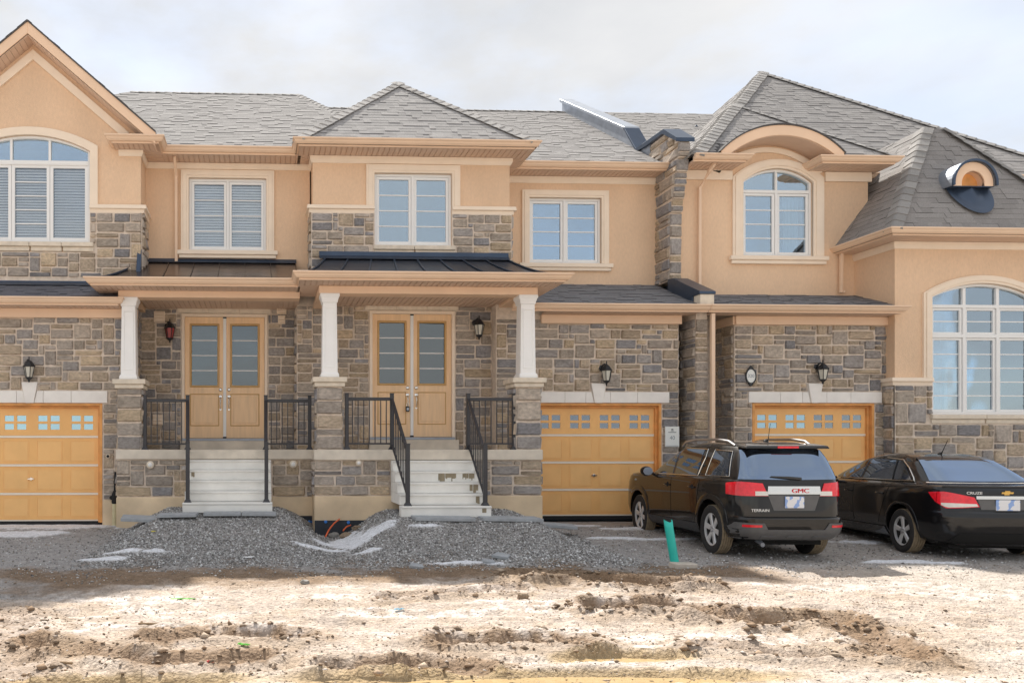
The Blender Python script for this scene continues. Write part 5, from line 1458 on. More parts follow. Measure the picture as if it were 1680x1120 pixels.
lantern(780, 541, YD, 'black porch lantern right of the right double door')
lantern(987, 615, YG, 'black wall lantern above the middle garage door')
lantern(1339, 613, YG, 'black wall lantern above the garage beside the oval plaque')

# oval number plaque
pq = empty('number_plaque', (X(1229.5, YG), YG - .03, Z(1229.5, 617, YG)), 'oval white house number plaque reading 320 with dark scrolled rim', 'plaque')
ov = lambda a, b, n=28: [(a * cos(2 * pi * i / n), b * sin(2 * pi * i / n)) for i in range(n)]
lpart('rim', MB().prism(ov(.108, .152), -.03, .0, [ov(.088, .130)]), 'black_iron', pq, bevel=.005)
lpart('face', MB().prism(ov(.089, .131), -.02, -.002), 'signwhite', pq)
for s in (-1, 1):
    mb = MB(); mb.prism([(-.06, s * .142), (-.03, s * .17), (-.012, s * .20), (.012, s * .20), (.03, s * .17), (.06, s * .142)], -.028, -.002)
    lpart('scroll', mb, 'black_iron', pq, bevel=.006)
lpart('numerals', text_mesh('320', .088, .002), 'ink_soft', pq, loc=(0, -.0225, 0))
# lot sign
sg = empty('lot_sign', (X(1100.5, YG), YG - .045, Z(1100.5, 716, YG)), 'white lot sign with number 40 right of the middle garage door', 'sign')
hx, hz = (X(1112, YG) - X(1089, YG)) / 2, (Z(1100, 699, YG) - Z(1100, 732, YG)) / 2
lpart('board', MB().box(-hx, hx, -.012, .012, -hz, hz), 'signwhite', sg, bevel=.003)
lpart('numerals', text_mesh('40', .105, .001), 'ink_soft', sg, loc=(0, -.0135, -.025))
mb = MB()
for i in range(8): mb.box(-hx * .55 + i * hx * .14, -hx * .55 + i * hx * .14 + hx * .11, -.0145, -.0122, hz * .40, hz * .46)
mb.box(-hx * .14, hx * .14, -.0145, -.0122, hz * .66, hz * .76); mb.box(-hx * .2, hx * .2, -.0145, -.0122, hz * .56, hz * .6)
lpart('print', mb, 'ink', sg)
lpart('print', MB().box(-hx * .92, hx * .92, -.0145, -.0122, -hz * .93, -hz * .88), 'ink_soft', sg)
# key lock box hanging from the door handle
lk = empty('lock_box', (X(668.5, YD - .04), YD - .045, Z(668, 668, YD)), 'black key lock box hanging from the right double door handle', 'lock box')
lpart('body', MB().box(-.035, .035, -.03, .0, -.085, .02), 'black_iron', lk, bevel=.006)
lpart('shackle', MB().tube([(-.022, -.015, .015), (-.022, -.015, .06), (-.012, -.015, .08), (.012, -.015, .08), (.022, -.015, .06), (.022, -.015, .015)], .006, 6), 'chrome', lk)
lpart('dial', MB().box(-.02, .02, -.034, -.0305, -.06, -.01), 'galv', lk)
# gas riser beside the left garage
gpx = X(188, YA - .1); gq = empty('utility_riser', (gpx, YA - .1, -.05), 'black utility pipe on a cream stub between left garage and porch base', 'pipe')
pm('cream_pipe', (.62, .57, .36), .6, .1, 10)
lpart('stub', MB().tube([(0, 0, 0), (.0, 0, .42)], .042, 10), 'cream_pipe', gq, smooth=True)
lpart('fitting', MB().lathe([(.045, .40), (.055, .42), (.055, .56), (.04, .60), (.022, .64)], 10, (0, 0, 0)).lathe([(.035, -.09), (.04, -.08), (.04, -.0)], 10, (-.05, .05, .51), 'y'), 'rubber', gq, smooth=True)
lpart('riser', MB().tube([(0, 0, .62), (.005, 0, .8), (.01, .01, .98)], .018, 8), 'rubber', gq)
# drainage membrane and cables in the pit
pm('membrane', (.03, .035, .045), .6, .2, 10)
pm('blue_cap', (.05, .22, .65), .5); pm('orange_cable', (.75, .14, .05), .5)
mbn = empty('drainage_membrane', (1.2, 13.9, 0), 'black dimpled membrane with blue fixings at the foundation between the heaps', 'membrane')
mx_a, mx_b = X(455, ypl), X(516, ypl)
zb0, zb1 = -.32, .15
o = part('sheet', MB().box(mx_a, mx_b, ypl - .045, ypl - .026, zb0, zb1), 'membrane', mbn)
o = part('sheet', MB().box(X(516, ypr), X(645, ypr), ypr - .045, ypr - .026, zb0, zb1 - .03), 'membrane', mbn)
for px, Yq in ((488, ypl), (513, ypl), (507, ypl), (534, ypr), (571, ypr), (608, ypr)):
    part('fixing', MB().lathe([(.028, 0), (.028, -.012), (.012, -.02)], 10, (X(px, Yq), Yq - .047, Z(px, 855 + (px % 3), Yq)), 'y'), 'blue_cap', mbn)
def cable(pts, label):
    me = MB().tube([(X(a, b_), b_, Z(a, c_, b_)) for a, c_, b_ in pts], .013, 6).mesh('cable')
    o = link('cable', me, 'orange_cable', None, smooth=True); tag(o, label, 'cable', 'orange cables')
cable([(557, 851, 13.78), (548, 858, 13.6), (540, 868, 13.4), (534, 880, 13.2)], 'longer orange cable leaning out of the pit between the heaps')
cable([(575, 861, 13.7), (568, 864, 13.5), (563, 870, 13.4)], 'short orange cable end to the right in the pit')
# paving slabs dumped before the steps
def paver(pxa, pya, w, d, rz, z, tilt, label, th=.055):
    x, y = gp(pxa, pya, z)
    me = MB().box(-w / 2, w / 2, -d / 2, d / 2, -th / 2, th / 2).mesh('paving_slab')
    o = link('paving_slab', me, 'paver', None, loc=(x, y, z + th / 2), bevel=.006, rot=(tilt[0], tilt[1], rz)); tag(o, label, 'paving slab', 'loose paving slabs')
paver(232, 853, .62, .42, .08, .20, (.06, .05), 'grey paving slab lying lowest at far left before the left porch')
paver(292, 847, .62, .36, -.03, .27, (.0, -.02), 'grey paving slab under the left end of the left steps')
paver(365, 845, .60, .32, .02, .275, (0, 0), 'grey paving slab centred under the left steps')
paver(425, 845, .55, .32, -.02, .275, (0, .01), 'grey paving slab under the right end of the left steps')
paver(725, 852, .95, .48, .02, .235, (.02, .02), 'wide wet grey paving slab under the right steps')
paver(835, 853, .95, .5, -.04, .22, (.0, .02), 'grey paving slab right of the right steps')
paver(912, 864, .62, .35, -.12, .05, (.03, .07), 'small grey paving slab sloping toward the middle garage')

# turquoise half pipe stake in a block, and litter
pm('turquoise', (.03, .52, .44), .45, .08, 6); pm('pale_block', (.56, .50, .43), .9, .12, 14, .4, 60)
sx, sy = gp(1117, 930); 
bk = link('concrete_block', MB().box(-.16, .16, -.08, .08, -.03, .075).mesh('concrete_block'), 'pale_block', None, loc=(sx + .03, sy, gz1(sx, sy)), bevel=.012, rot=(.03, .04, .1)); tag(bk, 'pale concrete block lying at the foot of the turquoise stake', 'block')
mb = MB(); vs, fs = [], []; n = 10
for j in range(9):
    z = j / 8 * .60; lean = -.10 * j / 8
    for i in range(n + 1):
        a = pi * .92 + pi * 1.16 * i / n
        top = .035 * (abs(i - n / 2) / (n / 2)) if j == 8 else 0
        vs.append((lean + .055 * cos(a), .055 * sin(a), z + top))
for j in range(8):
    for i in range(n): fs.append((j * (n + 1) + i, j * (n + 1) + i + 1, (j + 1) * (n + 1) + i + 1, (j + 1) * (n + 1) + i))
mb.add(vs, fs)
st = link('half_pipe_stake', mb.mesh('half_pipe_stake', False), 'turquoise', None, loc=(sx - .02, sy + .10, gz1(sx, sy + .1) - .02), smooth='all'); st.modifiers.new('s', 'SOLIDIFY').thickness = .006
tag(st, 'turquoise half-round plastic pipe standing upright beside the left car', 'stake')
def lump(name, px, py, s, m, label, cat, group=None, rz=.3, rough=.25):
    x, y = gp(px, py); bm = bmesh.new(); bmesh.ops.create_icosphere(bm, subdivisions=2, radius=1)
    rr = random.Random(px)
    for v in bm.verts: v.co = Vector((v.co.x * s[0], v.co.y * s[1], v.co.z * s[2])) * (1 + rr.uniform(-rough, rough))
    me = bpy.data.meshes.new(name); bm.to_mesh(me); bm.free()
    o = link(name, me, m, None, loc=(x, y, gz1(x, y) + s[2] * .6), rot=(0, 0, rz)); tag(o, label, cat, group)
    return o
pm('green_plastic', (.10, .60, .42), .4, .1, 8); pm('clod', (.27, .20, .14), .95, .25, 20, .6, 60); pm('litter_green', (.20, .62, .10), .5, .2, 9); pm('litter_blue', (.30, .55, .68), .5, .1, 9)
pm('litter_white', (.78, .78, .78), .6, .1, 9); pm('litter_red', (.6, .06, .06), .5, .1, 9); pm('litter_yellow', (.7, .6, .08), .5, .1, 9); pm('wood', (.32, .22, .13), .8, .2, 20, .3, 60, stretch=(1, 8, 8)); pm('rockgrey', (.30, .29, .27), .95, .2, 12, .7, 40)
lump('plastic_ball', 932, 944, (.045, .045, .04), 'green_plastic', 'mint green crumpled ball in the rut', 'ball', rough=.06)
x, y = gp(858, 976); o = link('brick_piece', MB().box(-.055, .055, -.04, .04, -.04, .04).mesh('brick_piece'), 'clod', None, loc=(x, y, gz1(x, y) + .02), bevel=.015, rot=(.12, .1, .5)); tag(o, 'brown squared lump of brick alone in the front yard', 'brick')
for px, py, s in ((500, 953, .05), (548, 884, .09), (568, 890, .10), (585, 888, .08)):
    lump('rock', px, py, (s, s * .8, s * .6), 'rockgrey' if px < 560 else 'clod', {500: 'small grey rock left on the pale silt', 548: 'grey rock at the foot of the left heap', 568: 'brown rock in the gap between the heaps', 585: 'brown rock against the right heap'}[px], 'rock', 'rocks on the ground')
def scrap(px, py, w, d, m, label, rz, name='litter', cat='litter'):
    x, y = gp(px, py); vs, fs = [], []; n = 6; rr = random.Random(px)
    for j in range(n + 1):
        for i in range(n + 1): vs.append(((i / n - .5) * w + rr.uniform(-.1, .1) * w / n, (j / n - .5) * d, rr.uniform(0, .014) + .004))
    for j in range(n):
        for i in range(n): fs.append((j * (n + 1) + i, j * (n + 1) + i + 1, (j + 1) * (n + 1) + i + 1, (j + 1) * (n + 1) + i))
    o = link(name, MB().add(vs, fs).mesh(name), m, None, loc=(x, y, gz1(x, y) + .005), rot=(0, 0, rz)); o.modifiers.new('s', 'SOLIDIFY').thickness = .004; tag(o, label, cat, 'scraps of litter')
scrap(300, 976, .26, .04, 'litter_green', 'bright green strip of litter on the pale silt at left', -.1)
scrap(655, 997, .10, .035, 'litter_blue', 'light blue scrap of litter in the middle of the yard', .3)
scrap(345, 1079, .05, .03, 'litter_red', 'tiny red scrap near the lower left puddle', .2)
scrap(252, 903, .07, .04, 'litter_yellow', 'yellow scrap before the left gravel heap', .2)
scrap(408, 920, .16, .10, 'litter_white', 'white crumpled paper at the edge of the brown soil', .5)
scrap(400, 1052, .10, .03, 'litter_green', 'dark green shred beside the rut at lower left', -.4)
for px, py, l, rz, lab in ((247, 1017, .22, .02, 'short brown lath lying flat at left of the yard'), (105, 1079, .13, -.1, 'short brown stick by the lower left puddle'), (745, 966, .3, .9, 'thin pale stick on the churned soil in the middle')):
    x, y = gp(px, py); o = link('wood_stick', MB().box(-l / 2, l / 2, -.008, .008, -.01, .008).mesh('wood_stick'), 'wood', None, loc=(x, y, gz1(x, y) + .008), rot=(.1, .03, rz), bevel=.003); tag(o, lab, 'stick', 'sticks on the ground')
for px, py, s, rz, lab in ((800, 925, .1, .3, 'pale broken slab piece at the right heap'), (822, 921, .12, -.4, 'dark broken slab piece beside the right heap'), (682, 932, .1, .1, 'flat blue-grey stone piece below the right heap')):
    x, y = gp(px, py); o = link('stone_piece', MB().prism([(-s, -s * .6), (s * .8, -s * .7), (s, s * .4), (-s * .5, s * .7)], -.02, .02, axis='z').mesh('stone_piece'), 'paver', None, loc=(x, y, gz1(x, y) + .03), rot=(.2, .1, rz), bevel=.004); tag(o, lab, 'stone', 'broken slab pieces')
# ================================================================== cars
pm('suv_paint', (.006, .0055, .0055), .5, .15, 3, coat=1.0, spec=.12)
pm('sedan_paint', (.005, .005, .006), .5, .1, 3, coat=1.0, spec=.12)
pm('car_plastic', (.05, .05, .052), .55, .15, 14, .15, 120)
pm('grey_clad', (.12, .118, .118), .5, .12, 12)
pm('under', (.012, .012, .012), .9)
pm('silver', (.50, .50, .51), .32, .06, 8, metal=.9)
pm('alloy', (.74, .74, .74), .4, .1, 8, metal=.5)
pm('tyre', (.028, .027, .027), .8, .2, 20, .2, 100)
pm('mud_tread', (.30, .235, .155), .95, .3, 14, .6, 70)
pm('red_lens', (.80, .015, .03), .12, .15, 25, coat=.8)
pm('white_lens', (.75, .72, .66), .15, .08, 20, coat=.8)
pm('badge_red', (.70, .02, .04), .3); pm('gold', (.72, .45, .12), .3, metal=.5)
pm('letter_silver', (.85, .85, .83), .3, metal=.3)
glass('car_glass', (.2, .2, .2), .36, (.58, .74, 1.0), opaque=(.012, .014, .018))  # blue sky reflection put into the mirror tint
glass('side_glass', (.30, .31, .30), .22, (.75, .82, .90))
def plate_mat():
    m = bpy.data.materials.new('plate'); m.use_nodes = True; n, l = m.node_tree.nodes, m.node_tree.links
    v = n.new('ShaderNodeTexVoronoi'); v.inputs['Scale'].default_value = 17
    co = n.new('ShaderNodeTexCoord'); l.new(co.outputs['Object'], v.inputs['Vector'])
    r = n.new('ShaderNodeValToRGB'); r.color_ramp.interpolation = 'CONSTANT'
    r.color_ramp.elements[0].color = (.78, .78, .80, 1); r.color_ramp.elements[1].position = .62; r.color_ramp.elements[1].color = (.28, .42, .75, 1)
    sp = n.new('ShaderNodeSeparateColor'); l.new(v.outputs['Color'], sp.inputs[0]); l.new(sp.outputs[0], r.inputs[0]); l.new(r.outputs[0], n['Principled BSDF'].inputs['Base Color'])
    MATS['plate'] = m
plate_mat()

class Body:
    def __init__(s, levels):
        s.L = np.array(levels, float)
        zz = np.unique(np.concatenate([np.linspace(a, b, 4) for a, b in zip(s.L[:-1, 0], s.L[1:, 0])])); s.zs = zz
    def at(s, z):
        z = min(max(z, s.L[0, 0]), s.L[-1, 0])
        return [float(np.interp(z, s.L[:, 0], s.L[:, k])) for k in (1, 2, 3, 4)]
    def side(s, y, z):
        w, a, b, n = s.at(z); q = min(.9999, abs((y - (a + b) / 2) / ((b - a) / 2)))
        return w * (1 - q ** n) ** (1 / n)
    def rear(s, x, z):
        w, a, b, n = s.at(z); q = min(.9999, abs(x / w))
        return (a + b) / 2 - (b - a) / 2 * (1 - q ** n) ** (1 / n)
    def mesh(s):
        mb = MB(); ns, nr = 40, 22; loops = []
        for z in s.zs:
            w, a, b, n = s.at(z); q0 = .5 ** (1 / n); yc, l = (a + b) / 2, (b - a) / 2; lp = []
            f = lambda q: (1 - abs(q) ** n) ** (1 / n)
            for q in np.linspace(-q0, q0, ns, endpoint=False): lp.append((w * f(q), yc + l * q, z))
            for q in np.linspace(q0, -q0, nr, endpoint=False): lp.append((w * q, yc + l * f(q), z))
            for q in np.linspace(q0, -q0, ns, endpoint=False): lp.append((-w * f(q), yc + l * q, z))
            for q in np.linspace(-q0, q0, nr, endpoint=False): lp.append((w * q, yc - l * f(q), z))
            loops.append(lp)
        N = len(loops[0]); vs = [p for lp in loops for p in lp]; fs = []
        for i in range(len(loops) - 1):
            for k in range(N): fs.append((i * N + k, i * N + (k + 1) % N, (i + 1) * N + (k + 1) % N, (i + 1) * N + k))
        fs += [tuple(range(N - 1, -1, -1)), tuple((len(loops) - 1) * N + k for k in range(N))]
        return mb.add(vs, fs)
    def patch(s, kind, bottom, top, off=.006, nu=14, nv=6, skirt=.012, sgn=1):
        """grid between two polylines of (y, z) on a flank or (x, z) on the tail, raised by off, edges turned in"""
        def poly(pl, t):
            d = [0]
            for a, b in zip(pl[:-1], pl[1:]): d.append(d[-1] + math.hypot(b[0] - a[0], b[1] - a[1]))
            t *= d[-1]
            for i in range(len(d) - 1):
                if t <= d[i + 1] + 1e-9:
                    u = (t - d[i]) / max(1e-9, d[i + 1] - d[i]); return (pl[i][0] + (pl[i + 1][0] - pl[i][0]) * u, pl[i][1] + (pl[i + 1][1] - pl[i][1]) * u)
            return pl[-1]
        def P(a, z):
            return Vector((sgn * s.side(a, z), a, z)) if kind == 'side' else Vector((a, s.rear(a, z), z))
        def Nrm(a, z):
            e = .006; d1 = P(a + e, z) - P(a - e, z); d2 = P(a, z + e) - P(a, z - e); n = d1.cross(d2)
            if n.length < 1e-9: n = Vector((sgn, 0, 0))
            n.normalize(); ref = Vector((sgn, 0, .2)) if kind == 'side' else Vector((0, -1, .2))
            return n if n.dot(ref) > 0 else -n
        g = []
        for j in range(nv + 1):
            row = []
            for i in range(nu + 1):
                b, t = poly(bottom, i / nu), poly(top, i / nu); v = j / nv
                a, z = b[0] + (t[0] - b[0]) * v, b[1] + (t[1] - b[1]) * v
                row.append((a, z))
            g.append(row)
        vs, fs = [], []; W = nu + 1
        for row in g:
            for a, z in row: vs.append(P(a, z) + Nrm(a, z) * off)
        for j in range(nv):
            for i in range(nu): fs.append((j * W + i, j * W + i + 1, (j + 1) * W + i + 1, (j + 1) * W + i))
        ringi = [(0, i) for i in range(nu)] + [(j, nu) for j in range(nv)] + [(nv, i) for i in range(nu, 0, -1)] + [(j, 0) for j in range(nv, 0, -1)]
        base = len(vs)
        for j, i in ringi:
            a, z = g[j][i]; vs.append(P(a, z) + Nrm(a, z) * (off - skirt))
        m = len(ringi)
        for k in range(m):
            j0, i0 = ringi[k]; j1, i1 = ringi[(k + 1) % m]
            fs.append((j0 * W + i0, base + k, base + (k + 1) % m, j1 * W + i1))
        return MB().add(vs, fs)
    def line(s, kind, pts, r, off=.006, sgn=1, n=6, sub=8):
        out = []
        for (a0, z0), (a1, z1) in zip(pts[:-1], pts[1:]):
            for i in range(sub):
                t = i / sub; a, z = a0 + (a1 - a0) * t, z0 + (z1 - z0) * t
                out.append((sgn * (s.side(a, z) + off), a, z) if kind == 'side' else (a, s.rear(a, z) - off, z))
        a, z = pts[-1]; out.append((sgn * (s.side(a, z) + off), a, z) if kind == 'side' else (a, s.rear(a, z) - off, z))
        return MB().tube(out, r, n)

def cut_arches(me, ys, r, zc, xin):
    o = bpy.data.objects.new('tmp', me); COL.objects.link(o); tmp = [o]
    for y in ys:
        for s in (-1, 1):
            c = bpy.data.objects.new('tmpc', MB().lathe([(r, xin), (r, 1.3)] if s > 0 else [(r, -1.3), (r, -xin)], 40, (0, y, zc), 'x').mesh('tmpc')); COL.objects.link(c); tmp.append(c)
            b = o.modifiers.new('b', 'BOOLEAN'); b.operation = 'DIFFERENCE'; b.object = c; b.solver = 'EXACT'
    dg = bpy.context.evaluated_depsgraph_get(); dg.update()
    out = bpy.data.meshes.new_from_object(o.evaluated_get(dg)); out.name = 'body'
    for t in tmp: bpy.data.objects.remove(t)
    return out
def wheel(root, x, y, r, w, spokes, out):
    """wheel centred at (x, y, r); out = +1/-1 the outer side"""
    s = out; h = w / 2; ri = r * .665
    wh = lpart('wheel', MB().lathe([(ri * .98, -h * .5), (ri * .98, h * .25)], 30, (0, 0, 0), 'x'), 'under', root, loc=(x, y, r))
    tp = [(ri, -h * .86), (r * .80, -h * 1.0), (r * .92, -h * .98), (r * .975, -h * .86), (r * .985, -h * .82)]
    t = MB().lathe(tp + [(r * .97, -h * .8), (r * .97, h * .8)] + [(a, -b) for a, b in tp[::-1]], 40, (0, 0, 0), 'x', cap=False)
    lpart('tyre', t, 'tyre', wh, smooth=True)
    tr = [(r * .965, -h * .86)]
    for k in range(5):
        a = -h * .84 + k * h * .336; b = a + h * .27
        tr += [(r * .965, a), (r * (1.0 if k else .992), a + .002), (r * (1.0 if k < 4 else .992), b), (r * .965, b + .002)]
    tr += [(r * .965, h * .86)]
    lpart('tread', MB().lathe(tr, 48, (0, 0, 0), 'x', cap=False), 'mud_tread', wh)
    f = s * h * .72
    rim = lpart('rim', MB().lathe([(ri * .90, f * .3), (ri * .93, f * 1.02), (ri * 1.0, f * 1.10), (ri * 1.03, f * 1.0), (ri * 1.02, f * .3)], 36, (0, 0, 0), 'x', cap=False), 'alloy', wh, smooth=True)
    mb = MB(); mb.lathe([(.01, f * .98), (r * .15, f * .98), (r * .17, f * .9), (r * .17, f * .55), (.01, f * .55)] if s > 0 else [(.01, f * .55), (r * .17, f * .55), (r * .17, f * .9), (r * .15, f * .98), (.01, f * .98)], 18, (0, 0, 0), 'x')
    lpart('hub', mb, 'alloy', rim, smooth=True)
    for k in range(spokes):
        a = 2 * pi * k / spokes + .2; d, e = Vector((0, cos(a), sin(a))), Vector((0, -sin(a), cos(a)))
        i0, o0 = r * .12, ri * .95; w0, w1 = r * .085, r * .115
        X_ = Vector((1, 0, 0)); f0, f1, b0 = f * .93, f * 1.0, f * .55
        mb = MB(); mb.hexa([d * i0 - e * w0 + X_ * b0, d * o0 - e * w1 + X_ * b0, d * o0 + e * w1 + X_ * b0, d * i0 + e * w0 + X_ * b0, d * i0 - e * w0 + X_ * f0, d * o0 - e * w1 + X_ * f1, d * o0 + e * w1 + X_ * f1, d * i0 + e * w0 + X_ * f0])
        lpart('spoke', mb, 'alloy', rim, bevel=.008)
    for k in range(5):
        a = 2 * pi * k / 5; lpart('lug_nut', MB().lathe([(.012, 0), (.012, s * .02)], 6, (f * .95, r * .10 * cos(a), r * .10 * sin(a)), 'x'), 'silver', rim)
    return wh
def arch_trim_car(B, root, y, zc, r0, r1, m, sgn, off=.018, name='wheel_arch'):
    n = 26; vs, fs = [], []
    for i in range(n + 1):
        a = pi * (-.12 + 1.24 * i / n)
        for rr, o in ((r0, -.03), (r0, off), ((r0 + r1) / 2, off + .004), (r1, off * .6), (r1 + .004, -.01)):
            # squared-off outer outline
            k = 1 if rr <= r0 else 1 + .06 * abs(sin(2 * a))
            yy, zz = y + rr * k * cos(a), max(.26, zc + rr * k * sin(a))
            vs.append((sgn * (B.side(yy, zz) + o), yy, zz))
    for i in range(n):
        for j in range(4): fs.append((i * 5 + j, i * 5 + j + 1, i * 5 + 6 + j, i * 5 + 5 + j))
    return lpart(name, MB().add(vs, fs), m, root, smooth=True)
def car_text(root, s, size, x, z, B, m, name='badge_lettering', sx=1.0):
    me = text_mesh(s, size, .003)
    me.transform(Matrix.Diagonal((sx, 1, 1, 1)))
    return lpart(name, me, m, root, loc=(x, B.rear(x, z) - .012, z))

def car_root(px, py, pxf, off_x, wb_half, name, label, cat, heading, zg, scale=(1, 1, 1)):
    """rear left contact patch seen at (px, py); heading turns the nose to the right"""
    x, y = gp(px, py, zg)
    root = empty(name, (0, 0, 0), label, cat)
    R = Matrix.Rotation(-heading, 4, 'Z')
    v = R @ Vector((-off_x * scale[0], -wb_half * scale[1], 0))
    root.location = (x - v.x, y - v.y, zg); root.rotation_euler[2] = -heading; root.scale = scale
    return root

# ------------------------------------------------------------------ the crossover
SB = Body([(.26, .76, -2.12, 2.10, 6), (.31, .85, -2.25, 2.22, 7), (.40, .90, -2.325, 2.28, 8), (.52, .915, -2.35, 2.33, 8), (.585, .918, -2.352, 2.33, 8), (.60, .918, -2.335, 2.33, 8), (.615, .918, -2.28, 2.33, 8),
           (.80, .925, -2.272, 2.31, 8), (.95, .922, -2.264, 2.27, 8), (1.06, .912, -2.255, 2.20, 8), (1.10, .900, -2.25, 2.10, 8), (1.125, .880, -2.243, 1.90, 8), (1.14, .865, -2.238, 1.08, 8),
           (1.28, .822, -2.165, .76, 8), (1.42, .770, -2.085, .44, 8), (1.53, .722, -2.02, .18, 7), (1.585, .685, -1.98, .04, 6), (1.62, .63, -1.92, -.08, 5), (1.648, .50, -1.78, -.28, 4.5), (1.662, .28, -1.5, -.5, 4), (1.666, .08, -1.1, -.8, 3)])
suv = car_root(1176, 908, 1055, .80, 1.43, 'parked_suv', 'dark parked crossover with red wraparound tail lights and roof rails before the middle garage', 'car', radians(3.2), -.18, (.835, .885, .985))
RW = .365
body = cut_arches(SB.mesh().mesh('body'), (-1.43, 1.43), .43, .39, .60)
b = lpart('body', body, 'suv_paint', suv, smooth=True)
for s in (-1, 1):
    for y in (-1.43, 1.43): wheel(suv, s * .80, y, RW, .235, 6, s)
    for y in (-1.43, 1.43): arch_trim_car(SB, suv, y, .39, .425, .50, 'suv_paint' if y < 0 else 'suv_paint', s)
    lpart('sill', SB.patch('side', [(-.97, .30), (.97, .30)], [(-.97, .42), (.97, .42)], .02, sgn=s), 'car_plastic', suv, smooth=True)
    d1 = lpart('door', SB.patch('side', [(-.90, .45), (-.02, .45)], [(-1.06, 1.09), (-.02, 1.09)], .006, 16, 10, sgn=s), 'suv_paint', suv, smooth=True)
    d2 = lpart('door', SB.patch('side', [(.0, .45), (.93, .45)], [(.0, 1.09), (1.04, 1.09)], .006, 16, 10, sgn=s), 'suv_paint', suv, smooth=True)
    for d, y in ((d1, -.82), (d2, .12)):
        mb = MB(); x_ = SB.side(y, .97) + .012
        mb.tube([(s * x_, y - .09, .965), (s * (x_ + .03), y - .05, .968), (s * (x_ + .03), y + .07, .972), (s * x_, y + .11, .974)], .015, 8); lpart('door_handle', mb, 'suv_paint', d, smooth=True)
        lpart('handle_recess', MB().lathe([(.045, 0), (.03, .006)] if s > 0 else [(.03, -.006), (.045, 0)], 14, (s * (x_ - .007), y, .968), 'x'), 'under', d)
    for nm, bt, tp in (('side_window', [(-.88, 1.16), (-.05, 1.15)], [(-.88, 1.545), (-.05, 1.555)]), ('side_window', [(.03, 1.15), (.86, 1.15)], [(.03, 1.555), (.16, 1.54)]), ('quarter_window', [(-1.85, 1.17), (-1.22, 1.165)], [(-1.74, 1.50), (-1.27, 1.53)])):
        w_ = lpart(nm, SB.patch('side', bt, tp, .007, 14, 8, sgn=s), 'car_glass', suv, smooth=True)
    lpart('chrome_trim', SB.line('side', [(-1.02, 1.42), (-.93, 1.145), (.90, 1.135)], .010, .008, s), 'chrome', suv)
    lpart('chrome_trim', SB.line('side', [(-1.02, 1.42), (-1.0, 1.55), (-.1, 1.575), (.10, 1.565), (.50, 1.37), (.90, 1.14)], .008, .006, s), 'chrome', suv)
    lpart('chrome_trim', SB.line('side', [(-1.90, 1.16), (-1.78, 1.52), (-1.24, 1.545), (-1.18, 1.155), (-1.90, 1.16)], .007, .007, s), 'chrome', suv)
    lpart('fender_badge', SB.patch('side', [(1.02, .71), (1.20, .71)], [(1.02, .728), (1.20, .728)], .010, sgn=s), 'chrome', suv)
    # mirror
    mb = MB(); mx = s * 1.03
    mb.lathe([(.02, -.085), (.075, -.07), (.095, -.02), (.09, .03), (.03, .075)], 14, (mx, .82, 1.17), 'y'); 
    for k in range(len(mb.v)): mb.v[k] = (mx + (mb.v[k][0] - mx) * 1.25, mb.v[k][1], 1.17 + (mb.v[k][2] - 1.17) * .92)
    mr = lpart('mirror', mb, 'suv_paint', suv, smooth=True)
    mb = MB(); mb.prism([(mx + .095 * cos(2 * pi * i / 16), 1.17 + .07 * sin(2 * pi * i / 16)) for i in range(16)], .728, .734); lpart('mirror_glass', mb, 'galv', mr)
    lpart('mirror_arm', MB().tube([(s * .86, .84, 1.13), (s * .98, .83, 1.14)], .025, 8), 'suv_paint', mr)
    # roof rail
    lpart('roof_rail', MB().tube([(s * .655, .05, 1.60), (s * .66, -.08, 1.665), (s * .665, -.5, 1.70), (s * .665, -1.2, 1.695), (s * .655, -1.55, 1.665), (s * .64, -1.72, 1.60)], .022, 8), 'silver', suv, smooth=True)
    # tail light
    tl = lpart('tail_light', SB.patch('rear', [(s * .845, .905), (s * .80, .90), (s * .42, .90)], [(s * .835, 1.09), (s * .78, 1.095), (s * .50, 1.075)], .014, 18, 6, .03), 'red_lens', suv, smooth=True)
    lpart('tail_light', SB.patch('side', [(-2.085, .905), (-1.90, .915)], [(-2.08, 1.09), (-1.88, 1.07)], .014, 10, 6, .03, sgn=s), 'red_lens', suv, smooth=True)
    lpart('reverse_lens', SB.patch('rear', [(s * .62, .905), (s * .42, .905)], [(s * .62, .965), (s * .43, .965)], .018, 8, 3), 'white_lens', tl, smooth=True)
    lpart('reflector', SB.patch('rear', [(s * .80, .475), (s * .56, .475)], [(s * .80, .508), (s * .56, .508)], .022, 8, 2), 'red_lens', suv)
    lpart('bumper_pod', SB.patch('rear', [(s * .89, .44), (s * .46, .44)], [(s * .86, .53), (s * .52, .53)], .016, 12, 4, .03), 'grey_clad', suv, smooth=True)
rg = lpart('rear_window', SB.patch('rear', [(-.80, 1.13), (0, 1.12), (.80, 1.13)], [(-.665, 1.535), (0, 1.545), (.665, 1.535)], .012, 30, 12, .02), 'car_glass', suv, smooth=True)
lpart('wiper', MB().tube([(.12, SB.rear(.12, 1.14) - .03, 1.14), (-.08, SB.rear(-.08, 1.155) - .035, 1.155), (-.36, SB.rear(-.36, 1.17) - .03, 1.17)], [.02, .018, .008], 6), 'car_plastic', rg)
mb = MB(); zt_ = 1.60
mb.hexa([(-.70, -2.13, 1.555), (.70, -2.13, 1.555), (.68, -1.80, 1.585), (-.68, -1.80, 1.585), (-.67, -2.10, 1.60), (.67, -2.10, 1.60), (.64, -1.78, 1.632), (-.64, -1.78, 1.632)])
sp = lpart('spoiler', mb, 'suv_paint', suv, bevel=.02, seg=3)
lpart('high_brake_light', MB().box(-.17, .17, -2.138, -2.12, 1.562, 1.592), 'red_lens', sp, bevel=.003)
